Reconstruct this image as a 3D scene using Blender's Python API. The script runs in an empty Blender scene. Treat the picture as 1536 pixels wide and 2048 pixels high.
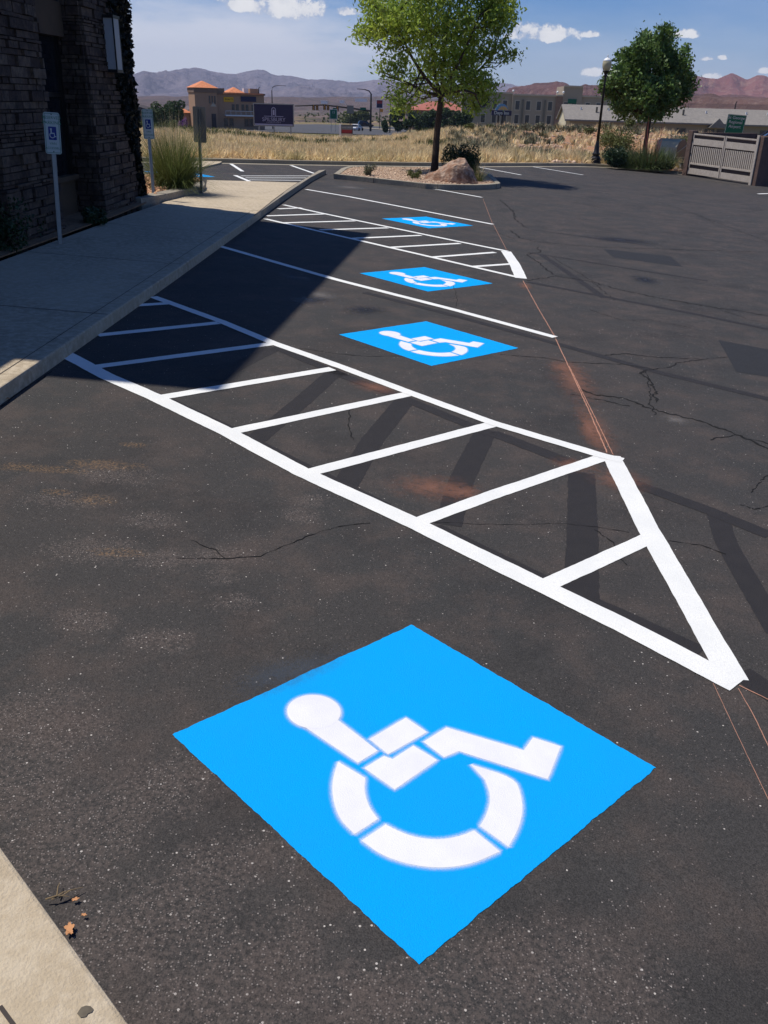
import bpy, math, random
import numpy as np
from mathutils import Vector, Matrix
rnd = random.Random(7); RS = np.random.RandomState(11)
SC = bpy.context.scene; COL = SC.collection

# ------------------------------------------------------------------ camera
HC = 2.45; F_PX = 1750.; CX, CY = 768., 1024.; HY = 200.; TR = math.tan(math.radians(1.7))
up = np.array([TR, -1., (HY-CY)/F_PX]); up /= np.linalg.norm(up)
fw = np.array([0, 0, 1.])-up*up[2]; fw /= np.linalg.norm(fw); rt = np.cross(fw, up)
M = np.array([rt, fw, up])                       # camera axes -> world axes
CAM = np.array([0, 0, HC])
cam = bpy.data.cameras.new('camera'); camo = bpy.data.objects.new('camera', cam); COL.objects.link(camo)
cr, cd, ck = M@[1, 0, 0], M@[0, 1, 0], M@[0, 0, 1]
camo.matrix_world = Matrix(((cr[0], -cd[0], -ck[0], 0), (cr[1], -cd[1], -ck[1], 0), (cr[2], -cd[2], -ck[2], HC), (0, 0, 0, 1)))
cam.sensor_fit = 'VERTICAL'; cam.sensor_height = 24.; cam.lens = 24.*F_PX/2048.
cam.clip_start = .05; cam.clip_end = 30000
SC.camera = camo
# the parking lot is one plane that falls gently to the right
S = HC/1.65
nl = np.array([.08, -1., (190.-CY)/F_PX]); nl /= np.linalg.norm(nl); N = M@nl
def ray(x, y): return M@np.array([(x-CX)/F_PX, (y-CY)/F_PX, 1.])
def P(x, y, h=0.):                                # photo point lying h above the lot
    v = ray(x, y); return v*(-(HC-h)/(v@N))+CAM
b_ = P(985, 448)-P(1478, 1368); VV = b_/np.linalg.norm(b_); UU = np.cross(VV, N); ORG = CAM-HC*N
def L(u, v, h=0.): return ORG+S*u*UU+S*v*VV+np.array([0, 0, h])   # lot coordinates
def UVof(p): q = np.asarray(p)-ORG; return (q@UU)/S, (q@VV)/S
def PD(x, y, D): v = ray(x, y); return v*(D/v[1])+CAM
def lotz(X, Y): return ORG[2]-(N[0]*(X-ORG[0])+N[1]*(Y-ORG[1]))/N[2]

# ------------------------------------------------------------------ sun, sky, exposure
EL = math.radians(66.); AZS = math.radians(-11.8)
w_ = math.cos(AZS)*UU+math.sin(AZS)*VV; w_[2] = 0; w_ /= np.linalg.norm(w_)
SUN = np.array([-w_[0]*math.cos(EL), -w_[1]*math.cos(EL), math.sin(EL)])
sl = bpy.data.lights.new('sun', 'SUN'); sl.energy = 4.5; sl.angle = math.radians(.5); sl.color = (1., .95, .87)
so = bpy.data.objects.new('sun', sl); COL.objects.link(so); so.rotation_euler = Vector(SUN).to_track_quat('Z', 'Y').to_euler()
SC.view_settings.view_transform = 'Standard'; SC.view_settings.look = 'None'; SC.view_settings.exposure = 0.; SC.view_settings.gamma = 1.
SC.cycles.max_bounces = 6; SC.cycles.transparent_max_bounces = 12; SC.cycles.volume_bounces = 0
W = bpy.data.worlds.new('World'); SC.world = W; W.use_nodes = True
wn = W.node_tree; wn.nodes.clear()
class NT:
    def __init__(s, t): s.t = t
    def n(s, typ, **k):
        o = s.t.nodes.new(typ)
        for a, v in k.items():
            if a.startswith('i_'):
                key = a[2:]; key = int(key) if key.isdigit() else key.replace('_', ' ')
                o.inputs[key].default_value = v
            else: setattr(o, a, v)
        return o
    def l(s, a, b): s.t.links.new(a, b)
    def math(s, op, a, b=None, c=None, clamp=False):
        o = s.t.nodes.new('ShaderNodeMath'); o.operation = op; o.use_clamp = clamp
        for i, v in enumerate((a, b, c)):
            if v is None: continue
            if isinstance(v, (int, float)): o.inputs[i].default_value = v
            else: s.l(v, o.inputs[i])
        return o.outputs[0]
    def mix(s, f, a, b, mode='MIX'):
        o = s.t.nodes.new('ShaderNodeMix'); o.data_type = 'RGBA'; o.blend_type = mode
        for i, v in ((0, f), (6, a), (7, b)):
            if isinstance(v, (int, float)): o.inputs[i].default_value = v
            elif isinstance(v, (tuple, list)): o.inputs[i].default_value = tuple(v)+((1,) if len(v) == 3 else ())
            else: s.l(v, o.inputs[i])
        return o.outputs[2]
    def noise(s, vec, scale, detail=3, rough=.55, out=0):
        o = s.n('ShaderNodeTexNoise', i_Scale=scale, i_Detail=detail, i_Roughness=rough); s.l(vec, o.inputs['Vector']); return o.outputs[out]
    def ramp(s, f, p0, p1, smooth=True):
        o = s.t.nodes.new('ShaderNodeMapRange'); o.interpolation_type = 'SMOOTHSTEP' if smooth else 'LINEAR'
        o.inputs[1].default_value = p0; o.inputs[2].default_value = p1; s.l(f, o.inputs[0]); return o.outputs[0]
T = NT(wn)
sky = T.n('ShaderNodeTexSky', sky_type='NISHITA', sun_disc=False, sun_elevation=EL, sun_rotation=math.atan2(SUN[0], SUN[1]), altitude=900., air_density=1.0, dust_density=.6, ozone_density=2.2)
tc = T.n('ShaderNodeTexCoord'); dirv = tc.outputs['Generated']
sep = T.n('ShaderNodeSeparateXYZ'); T.l(dirv, sep.inputs[0])
az = T.math('ARCTAN2', sep.outputs[0], sep.outputs[1]); el = T.math('ARCSINE', sep.outputs[2])
cmb = T.n('ShaderNodeCombineXYZ'); T.l(az, cmb.inputs[0]); T.l(el, cmb.inputs[1])
cv = cmb.outputs[0]
def azel(x, y): v = ray(x, y); v = v/np.linalg.norm(v); return math.atan2(v[0], v[1]), math.asin(v[2])
n1 = T.noise(cv, 55, 5, .6); n2 = T.noise(cv, 14, 4, .6)
n3 = T.noise(cv, 120, 5, .65)
nn = T.math('ADD', T.math('ADD', T.math('MULTIPLY', T.math('SUBTRACT', n1, .5), 3.2), T.math('MULTIPLY', T.math('SUBTRACT', n3, .5), 1.8)), T.math('MULTIPLY', T.math('SUBTRACT', n2, .5), 1.2))
cum = None
for (x, y, rx, ry) in ((500, 8, 70, 14), (570, 6, 75, 26), (615, 14, 42, 17), (460, 4, 40, 12), (690, 22, 27, 8), (1075, 66, 68, 15), (1050, 56, 40, 11), (1180, 68, 18, 6), (1372, 68, 27, 7), (1190, 143, 20, 9), (1222, 146, 22, 8), (1445, 115, 8, 4), (1412, 117, 12, 4), (1530, 141, 12, 5), (1425, 152, 16, 6), (1128, -40, 60, 16), (300, -60, 120, 20), (1390, -70, 70, 16)):
    a0, e0 = azel(x, y); ra, re = rx/1933., ry/1933.
    da = T.math('DIVIDE', T.math('SUBTRACT', az, a0), ra*1.25); dd = T.math('SUBTRACT', el, e0-re*.35)
    up_ = T.math('MAXIMUM', dd, 0.); dn = T.math('MINIMUM', dd, 0.)
    dv = T.math('ADD', T.math('DIVIDE', up_, re*1.5), T.math('DIVIDE', dn, re*.75))
    f = T.math('SUBTRACT', 1., T.math('ADD', T.math('MULTIPLY', da, da), T.math('MULTIPLY', dv, dv)))
    cum = f if cum is None else T.math('MAXIMUM', cum, f)
cum = T.math('MAXIMUM', cum, -1.5)
cm = T.ramp(T.math('ADD', cum, T.math('MULTIPLY', nn, 1.0)), .05, .8)
# high thin veil to the left
a0, e0 = azel(300, 90)
veil = T.math('SUBTRACT', 1., T.math('ADD', T.math('POWER', T.math('ABSOLUTE', T.math('DIVIDE', T.math('SUBTRACT', az, a0), .31)), 2.), T.math('POWER', T.math('ABSOLUTE', T.math('DIVIDE', T.math('SUBTRACT', el, e0-.012), .062)), 2.)))
cs = T.n('ShaderNodeMapping'); cs.inputs['Scale'].default_value = (3.2, 12, 1); cs.inputs['Rotation'].default_value = (0, 0, -.12); T.l(cv, cs.inputs[0])
vn = T.noise(cs.outputs[0], 1.6, 6, .6)
vm = T.ramp(T.math('ADD', veil, T.math('MULTIPLY', T.math('SUBTRACT', vn, .5), 2.0)), -.35, .8)
low = T.ramp(T.math('ADD', T.math('MULTIPLY', el, -9.), T.math('MULTIPLY', vn, .9)), -.6, .35)
vm = T.math('MAXIMUM', T.math('MULTIPLY', vm, .88), T.math('MULTIPLY', low, .42))
shade = T.ramp(T.math('ADD', T.math('MULTIPLY', n1, .7), T.math('MULTIPLY', cm, .25)), .35, .7)
ccol = T.mix(shade, (9.2, 9.7, 11.4), (15., 15., 15.2))
skyc = T.mix(1., sky.outputs[0], (.62, .98, 1.6), 'MULTIPLY')
c1 = T.mix(vm, skyc, (12.6, 12.9, 14.4)); c2 = T.mix(cm, c1, ccol)
bg = T.n('ShaderNodeBackground', i_Strength=.059); T.l(c2, bg.inputs[0])
wo = T.n('ShaderNodeOutputWorld'); T.l(bg.outputs[0], wo.inputs[0])

# ------------------------------------------------------------------ materials
def mat(name, col, rough=.8, var=None, scale=4., var2=None, scale2=40., bump=0., bscale=30., isl=0., metal=0., spec=.3, detail=4, trans=0.):
    m = bpy.data.materials.new(name); m.use_nodes = True; t = NT(m.node_tree); b = m.node_tree.nodes['Principled BSDF']
    b.inputs['Roughness'].default_value = rough; b.inputs['Metallic'].default_value = metal; b.inputs['Specular IOR Level'].default_value = spec
    c = t.n('ShaderNodeRGB'); c.outputs[0].default_value = tuple(col)+(1,); c = c.outputs[0]
    o = t.n('ShaderNodeTexCoord').outputs['Object']
    if var: c = t.mix(t.ramp(t.noise(o, scale, detail, .6), .3, .7), c, var)
    if var2: c = t.mix(t.ramp(t.noise(o, scale2, detail, .65), .38, .68), c, var2)
    if isl:
        g = t.n('ShaderNodeNewGeometry').outputs['Random Per Island']
        hs = t.n('ShaderNodeHueSaturation'); t.l(c, hs.inputs['Color']); t.l(t.math('MULTIPLY_ADD', g, 2*isl, 1-isl), hs.inputs['Value'])
        t.l(t.math('MULTIPLY_ADD', g, .05*isl, .5-.025*isl), hs.inputs['Hue']); c = hs.outputs[0]
    t.l(c, b.inputs['Base Color'])
    if bump:
        bp = t.n('ShaderNodeBump', i_Strength=min(1., bump), i_Distance=.02 if bump <= 1 else .02*bump); t.l(t.noise(o, bscale, 4, .6), bp.inputs['Height']); t.l(bp.outputs[0], b.inputs['Normal'])
    if trans:
        tr = t.n('ShaderNodeBsdfTranslucent'); t.l(c, tr.inputs[0]); mx = t.n('ShaderNodeMixShader', i_0=trans)
        t.l(b.outputs[0], mx.inputs[1]); t.l(tr.outputs[0], mx.inputs[2]); t.l(mx.outputs[0], m.node_tree.nodes['Material Output'].inputs[0])
    return m
MT = {}
def mk(k, *a, **kw): MT[k] = mat(k, *a, **kw); return MT[k]
mk('white_paint', (.88, .88, .84), .65, var=(.78, .79, .77), scale=3.5, var2=(.74, .74, .72), scale2=140, bump=.35, bscale=220)
mk('symbol_white', (.80, .80, .82), .6, var=(.74, .74, .79), scale=5, bump=.3, bscale=230)
mk('blue_paint', (.0, .385, .88), .6, var=(.004, .36, .83), scale=1.6, var2=(.003, .35, .86), scale2=190, bump=.45, bscale=230, spec=.06)
mk('black_paint', (.018, .0165, .019), .75, var=(.025, .0225, .024), scale=9, var2=(.034, .03, .029), scale2=260, bump=.6, bscale=200)
mk('crack', (.010, .0095, .0095), .95)
mk('old_patch', (.017, .018, .021), .8, var=(.022, .023, .026), scale=6, var2=(.03, .03, .032), scale2=260, bump=.5, bscale=200)
mk('concrete', (.49, .40, .28), .9, var=(.37, .30, .21), scale=.9, var2=(.54, .455, .335), scale2=14, bump=.5, bscale=90)
mk('curb_concrete', (.31, .27, .205), .9, var=(.23, .20, .155), scale=1.6, var2=(.36, .32, .25), scale2=26, bump=.6, bscale=80)
mk('joint', (.06, .05, .045), .95)
mk('wet_stain', (.085, .07, .05), .5, var=(.12, .1, .07), scale=40)
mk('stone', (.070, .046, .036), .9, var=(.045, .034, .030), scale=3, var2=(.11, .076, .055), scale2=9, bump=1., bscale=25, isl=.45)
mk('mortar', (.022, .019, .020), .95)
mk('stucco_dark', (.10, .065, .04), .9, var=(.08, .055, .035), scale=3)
mk('glass_dark', (.012, .014, .018), .12, spec=.6)
mk('dark_metal', (.015, .014, .014), .4, metal=.3, spec=.5)
mk('galv', (.30, .32, .33), .45, metal=.6, var=(.24, .26, .27), scale=8)
mk('sign_white', (.50, .55, .53), .5)
mk('sign_green', (.02, .16, .08), .5); mk('sign_blue', (.01, .03, .22), .5); mk('sign_grey', (.17, .175, .175), .6)
mk('hwy_green', (.0, .11, .055), .5); mk('navy', (.016, .017, .06), .5); mk('lavender', (.32, .33, .48), .6)
mk('lamp_glass', (.62, .57, .38), .35, trans=.35); mk('lantern_glass', (.55, .55, .55), .4, trans=.3)
mk('bark', (.055, .038, .028), .95, var=(.085, .06, .045), scale=6, bump=1., bscale=20)
mk('leaf_lime', (.40, .48, .07), .5, var=(.25, .35, .065), scale=1.1, isl=.35, trans=.5)
mk('leaf_dark', (.085, .15, .035), .45, var=(.13, .20, .05), scale=.9, isl=.4, trans=.3)
mk('leaf_shrub', (.022, .045, .018), .5, var=(.035, .065, .025), scale=3, isl=.4, trans=.1)
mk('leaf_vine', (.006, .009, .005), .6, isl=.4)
mk('leaf_far', (.045, .075, .028), .7, var=(.06, .095, .03), scale=.4, isl=.4, trans=.1)
mk('leaf_sage', (.19, .18, .12), .8, var=(.13, .14, .08), scale=1, isl=.35, trans=.1)
mk('leaf_olive', (.14, .15, .045), .7, var=(.09, .11, .035), scale=1, isl=.4, trans=.15)
mk('purple_flower', (.16, .05, .22), .7, isl=.3)
mk('red_stem', (.30, .09, .06), .7, isl=.3)
mk('grass_plant', (.20, .22, .07), .6, var=(.12, .16, .045), scale=1.5, isl=.45, trans=.25)
mk('yucca', (.09, .125, .04), .5, var=(.14, .17, .07), scale=2, isl=.4, trans=.1)
mk('dry_grass', (.90, .73, .46), .8, var=(.80, .62, .36), scale=.25, var2=(.52, .44, .23), scale2=.8, isl=.35, trans=.2)
mk('dry_soil', (.36, .25, .14), .95, var=(.27, .18, .10), scale=.3, var2=(.42, .30, .18), scale2=2.5, bump=.6, bscale=4)
mk('boulder', (.33, .18, .11), .9, var=(.13, .08, .06), scale=2.2, var2=(.44, .33, .25), scale2=6, bump=2.5, bscale=9)
mk('gravel', (.62, .43, .29), .95, var=(.50, .32, .20), scale=30, var2=(.74, .58, .44), scale2=55, bump=1.5, bscale=60)
mk('rocks', (.50, .28, .16), .95, isl=.5, var=(.34, .18, .11), scale=3)
mk('rocks_pale', (.50, .36, .27), .95, isl=.45, var=(.36, .24, .17), scale=.6)
mk('mulch', (.20, .12, .07), .95, var=(.30, .18, .1), scale=14, bump=1., bscale=40)
mk('tan_wall', (.40, .25, .16), .9, var=(.37, .23, .145), scale=.3); mk('brown_wall', (.22, .145, .105), .9, var=(.20, .13, .09), scale=.3)
mk('roof_tile', (.60, .21, .09), .85, var=(.50, .17, .08), scale=.6, var2=(.68, .27, .13), scale2=3); mk('roof_red', (.40, .14, .10), .85, var=(.33, .11, .08), scale=.4)
mk('roof_grey', (.22, .20, .18), .9, var=(.19, .175, .16), scale=.4, var2=(.25, .23, .205), scale2=3)
mk('roof_dark', (.06, .05, .05), .9)
mk('hotel_wall', (.36, .30, .225), .9, var=(.33, .275, .205), scale=.2); mk('hotel_trim', (.50, .43, .33), .9); mk('hotel_dark', (.17, .155, .12), .9); mk('cream', (.62, .55, .38), .9)
mk('hotel_brick', (.26, .17, .12), .9, var=(.2, .13, .1), scale=1)
mk('motel_wall', (.34, .28, .215), .9); mk('window', (.03, .032, .038), .2, spec=.6); mk('white_metal', (.75, .75, .73), .5); mk('yellow', (.75, .42, .02), .6)
mk('orange', (.75, .28, .03), .6); mk('red_sign', (.30, .03, .03), .6); mk('sky_blue', (.12, .27, .45), .6)
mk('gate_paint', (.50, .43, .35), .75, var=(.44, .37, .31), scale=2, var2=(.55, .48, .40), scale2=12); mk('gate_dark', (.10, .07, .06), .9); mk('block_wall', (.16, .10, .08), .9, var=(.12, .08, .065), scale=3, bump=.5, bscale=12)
mk('cabinet', (.52, .46, .32), .6, var=(.46, .40, .28), scale=3); mk('cabinet_side', (.24, .18, .12), .7)
mk('car_black', (.012, .013, .018), .2, spec=.7); mk('car_white', (.75, .76, .78), .3, spec=.6); mk('rubber', (.015, .015, .015), .8); mk('car_glass', (.01, .012, .016), .08, spec=.8)
mk('car_blue', (.02, .025, .06), .25, spec=.7); mk('chrome', (.7, .7, .7), .2, metal=1.)
mk('red_light', (.4, .02, .02), .4)
mk('road', (.07, .07, .076), .9, var=(.06, .06, .065), scale=.1, var2=(.08, .08, .085), scale2=2)
mk('pole_dark', (.03, .025, .022), .5)
mk('leaf_dry', (.50, .24, .11), .8, isl=.3); mk('twig', (.22, .16, .09), .9)
def terrain_mat():
    m = bpy.data.materials.new('desert'); m.use_nodes = True; t = NT(m.node_tree); b = m.node_tree.nodes['Principled BSDF']; b.inputs['Roughness'].default_value = .95; b.inputs['Specular IOR Level'].default_value = .1
    o = t.n('ShaderNodeTexCoord').outputs['Object']; s = t.n('ShaderNodeSeparateXYZ'); t.l(o, s.inputs[0])
    r = t.math('SQRT', t.math('ADD', t.math('POWER', s.outputs[0], 2.), t.math('POWER', s.outputs[1], 2.)))
    dry = t.mix(t.ramp(t.noise(o, .5, 5, .65), .35, .65), (.40, .28, .15), (.27, .19, .11))
    # orange banked soil east of the field
    red = t.mix(t.ramp(t.noise(o, .7, 5, .7), .35, .65), (.42, .21, .11), (.30, .20, .14))
    m1 = t.ramp(t.math('ADD', s.outputs[0], t.math('MULTIPLY', t.noise(o, .15, 3), 8.)), 10., 15.)
    near = t.mix(m1, dry, red)
    g = t.mix(t.ramp(t.noise(o, .05, 4), .4, .6), (.20, .15, .09), (.15, .14, .06))
    far = t.mix(t.ramp(t.noise(o, .012, 7, .72), .42, .58), (.16, .115, .10), (.085, .065, .055)); far = t.mix(t.ramp(t.noise(o, .05, 5, .7), .52, .62), far, (.055, .058, .036)); far = t.mix(t.math('MULTIPLY', t.math('SUBTRACT', 1., t.ramp(r, 520., 640.)), t.ramp(t.noise(o, .02, 4), .4, .6)), far, (.32, .23, .12))
    c = t.mix(t.ramp(r, 105., 125.), near, g); c = t.mix(t.ramp(r, 420., 520.), c, far)
    t.l(c, b.inputs['Base Color'])
    bp = t.n('ShaderNodeBump', i_Strength=.6, i_Distance=.3); t.l(t.noise(o, 1.2, 6, .7), bp.inputs['Height']); t.l(bp.outputs[0], b.inputs['Normal'])
    return m
def hill_mat(name, a, b2, c3, sc, band=0.):
    m = bpy.data.materials.new(name); m.use_nodes = True; t = NT(m.node_tree); b = m.node_tree.nodes['Principled BSDF']; b.inputs['Roughness'].default_value = .95; b.inputs['Specular IOR Level'].default_value = .05
    o = t.n('ShaderNodeTexCoord').outputs['Object']
    c = t.mix(t.ramp(t.noise(o, sc, 6, .65), .35, .65), a, b2); c = t.mix(t.ramp(t.noise(o, sc*5, 5, .7), .45, .7), c, c3)
    if band:
        mp = t.n('ShaderNodeMapping'); mp.inputs['Scale'].default_value = (.002, .002, band); t.l(o, mp.inputs[0])
        c = t.mix(t.math('MULTIPLY', t.ramp(t.noise(mp.outputs[0], 1., 3, .6), .5, .58), .7), c, tuple(x*.45 for x in a))
    t.l(c, b.inputs['Base Color'])
    bp = t.n('ShaderNodeBump', i_Strength=1., i_Distance=.12/sc); t.l(t.noise(o, sc*6, 6, .7), bp.inputs['Height']); t.l(bp.outputs[0], b.inputs['Normal'])
    return m
def asphalt_mat():
    m = bpy.data.materials.new('asphalt'); m.use_nodes = True; t = NT(m.node_tree); b = m.node_tree.nodes['Principled BSDF']
    b.inputs['Roughness'].default_value = .82; b.inputs['Specular IOR Level'].default_value = .28
    o = t.n('ShaderNodeTexCoord').outputs['Object']; s = t.n('ShaderNodeSeparateXYZ'); t.l(o, s.inputs[0])
    big = t.noise(o, .35, 4, .6); mid = t.noise(o, 2.2, 5, .65); fine = t.noise(o, 190., 3, .7); f2 = t.noise(o, 65., 3, .7)
    c = t.mix(t.ramp(big, .35, .65), (.047, .043, .041), (.040, .0395, .039))
    c = t.mix(t.ramp(mid, .42, .68), c, (.064, .053, .048))
    fl = t.ramp(t.noise(o, .9, 5, .7), .3, .52); c = t.mix(t.math('MULTIPLY', t.math('SUBTRACT', 1., fl), .65), c, (.027, .026, .026))
    c = t.mix(1., c, t.mix(t.ramp(fine, .3, .7), (.55, .55, .55), (1.5, 1.46, 1.42)), 'MULTIPLY')
    c = t.mix(1., c, t.mix(t.ramp(f2, .3, .7), (.8, .8, .8), (1.18, 1.18, 1.18)), 'MULTIPLY')
    # worn patches where pale and rusty aggregate shows
    def spot(x, y, rx, ry=None, ang=0.):
        p = P(x, y); ry = ry or rx
        dx = t.math('SUBTRACT', s.outputs[0], float(p[0])); dy = t.math('SUBTRACT', s.outputs[1], float(p[1]))
        ca, sa = math.cos(ang), math.sin(ang)
        a = t.math('DIVIDE', t.math('ADD', t.math('MULTIPLY', dx, ca), t.math('MULTIPLY', dy, sa)), rx); b2 = t.math('DIVIDE', t.math('SUBTRACT', t.math('MULTIPLY', dy, ca), t.math('MULTIPLY', dx, sa)), ry)
        return t.math('SUBTRACT', 1., t.math('ADD', t.math('MULTIPLY', a, a), t.math('MULTIPLY', b2, b2)))
    wob = t.math('ADD', t.math('MULTIPLY', t.math('SUBTRACT', t.noise(o, 6., 5, .75), .5), 3.4), t.math('MULTIPLY', t.math('SUBTRACT', t.noise(o, 38., 4, .75), .5), 3.6))
    def region(lst):
        r = None
        for q in lst:
            f = spot(*q); r = f if r is None else t.math('MAXIMUM', r, f)
        return t.ramp(t.math('ADD', t.math('MAXIMUM', r, -3.), wob), -.5, 1.0)
    worn = region([(200, 1100, .30, .16), (330, 1120, .22, .12), (440, 1110, .2, .12), (470, 1205, .14, .1), (160, 1240, .16, .1), (320, 1280, .16, .1), (300, 1040, .18, .12), (440, 1150, .12, .1), (230, 950, .3, .14), (80, 1450, .3, .25),
                   (200, 1640, .22, .6, -.82), (320, 1820, .2, .55, -.82), (450, 1980, .2, .4, -.82), (40, 1560, .2, .3), (620, 1000, .14, .1), (800, 1990, .5, .12), (1100, 1950, .4, .2), (600, 1030, .12, .12), (130, 1000, .25, .12)])
    rust = region([(210, 930, .26, .09), (185, 1000, .14, .08), (110, 985, .09, .06), (50, 935, .16, .08), (240, 1105, .16, .06), (270, 890, .1, .05), (120, 940, .18, .06)])
    vo = t.n('ShaderNodeTexVoronoi', i_Scale=115.); t.l(o, vo.inputs['Vector'])
    g1 = t.math('LESS_THAN', vo.outputs['Distance'], .34); sc = t.n('ShaderNodeSeparateColor'); t.l(vo.outputs['Color'], sc.inputs[0])
    pick = t.math('GREATER_THAN', sc.outputs[0], t.math('SUBTRACT', .982, t.math('ADD', t.math('MULTIPLY', worn, .40), t.math('MULTIPLY', t.ramp(t.noise(o, 1.7, 4, .7), .4, .7), .05))))
    c = t.mix(t.math('MULTIPLY', t.math('MULTIPLY', g1, pick), .85), c, t.mix(sc.outputs[1], (.13, .10, .09), (.30, .27, .25)))
    vo2 = t.n('ShaderNodeTexVoronoi', i_Scale=52.); t.l(o, vo2.inputs['Vector']); s2 = t.n('ShaderNodeSeparateColor'); t.l(vo2.outputs['Color'], s2.inputs[0])
    g2 = t.math('MULTIPLY', t.math('LESS_THAN', vo2.outputs['Distance'], .22), t.math('GREATER_THAN', s2.outputs[0], t.math('MULTIPLY_ADD', worn, -.05, .985)))
    c = t.mix(g2, c, (.5, .46, .42))
    c = t.mix(t.math('MULTIPLY', t.math('MULTIPLY', worn, t.ramp(f2, .40, .62)), .6), c, (.105, .083, .073))
    c = t.mix(t.math('MULTIPLY', t.math('MULTIPLY', rust, t.ramp(f2, .44, .60)), .6), c, (.20, .12, .06))
    t.l(c, b.inputs['Base Color'])
    h = t.math('ADD', t.math('MULTIPLY', fine, .6), t.math('ADD', t.math('MULTIPLY', f2, .5), t.math('MULTIPLY', vo.outputs['Distance'], -.35)))
    bp = t.n('ShaderNodeBump', i_Strength=.75, i_Distance=.006); t.l(h, bp.inputs['Height'])
    bp2 = t.n('ShaderNodeBump', i_Strength=.35, i_Distance=.03); t.l(t.noise(o, 5., 4, .6), bp2.inputs['Height']); t.l(bp.outputs[0], bp2.inputs['Normal']); t.l(bp2.outputs[0], b.inputs['Normal'])
    return m
def soft_mat(name, col, power=1.5, nscale=60., dens=1., rough=.9):
    m = bpy.data.materials.new(name); m.use_nodes = True; t = NT(m.node_tree); b = m.node_tree.nodes['Principled BSDF']
    b.inputs['Base Color'].default_value = tuple(col)+(1,); b.inputs['Roughness'].default_value = rough
    a = t.n('ShaderNodeAttribute', attribute_name='a'); o = t.n('ShaderNodeTexCoord').outputs['Object']
    f = t.math('POWER', t.math('MAXIMUM', a.outputs['Fac'], 0.), power)
    f = t.math('MULTIPLY', f, t.ramp(t.math('ADD', t.noise(o, nscale, 4, .7), t.math('MULTIPLY', f, .25)), .38, .72)); f = t.math('MULTIPLY', f, dens, clamp=True)
    tr = t.n('ShaderNodeBsdfTransparent'); mx = t.n('ShaderNodeMixShader'); t.l(f, mx.inputs[0]); t.l(tr.outputs[0], mx.inputs[1]); t.l(b.outputs[0], mx.inputs[2]); t.l(mx.outputs[0], m.node_tree.nodes['Material Output'].inputs[0])
    return m
MT['asphalt'] = asphalt_mat(); MT['desert'] = terrain_mat()
MT['chalk_dust'] = soft_mat('chalk_dust', (.26, .12, .08), 1.3, 14., .6); MT['white_spray'] = soft_mat('white_spray', (.72, .80, .92), 1.3, 260., .9)
MT['chalk'] = soft_mat('chalk', (.50, .25, .17), .4, 30., .85); MT['pale_scuff'] = soft_mat('pale_scuff', (.22, .20, .19), 1.5, 30., .5)
MT['oil'] = soft_mat('oil', (.014, .013, .013), 1.1, 22., .75, .5)
MT['blue_spray'] = soft_mat('blue_spray', (.07, .09, .12), 1.2, 25., .35)

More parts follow.
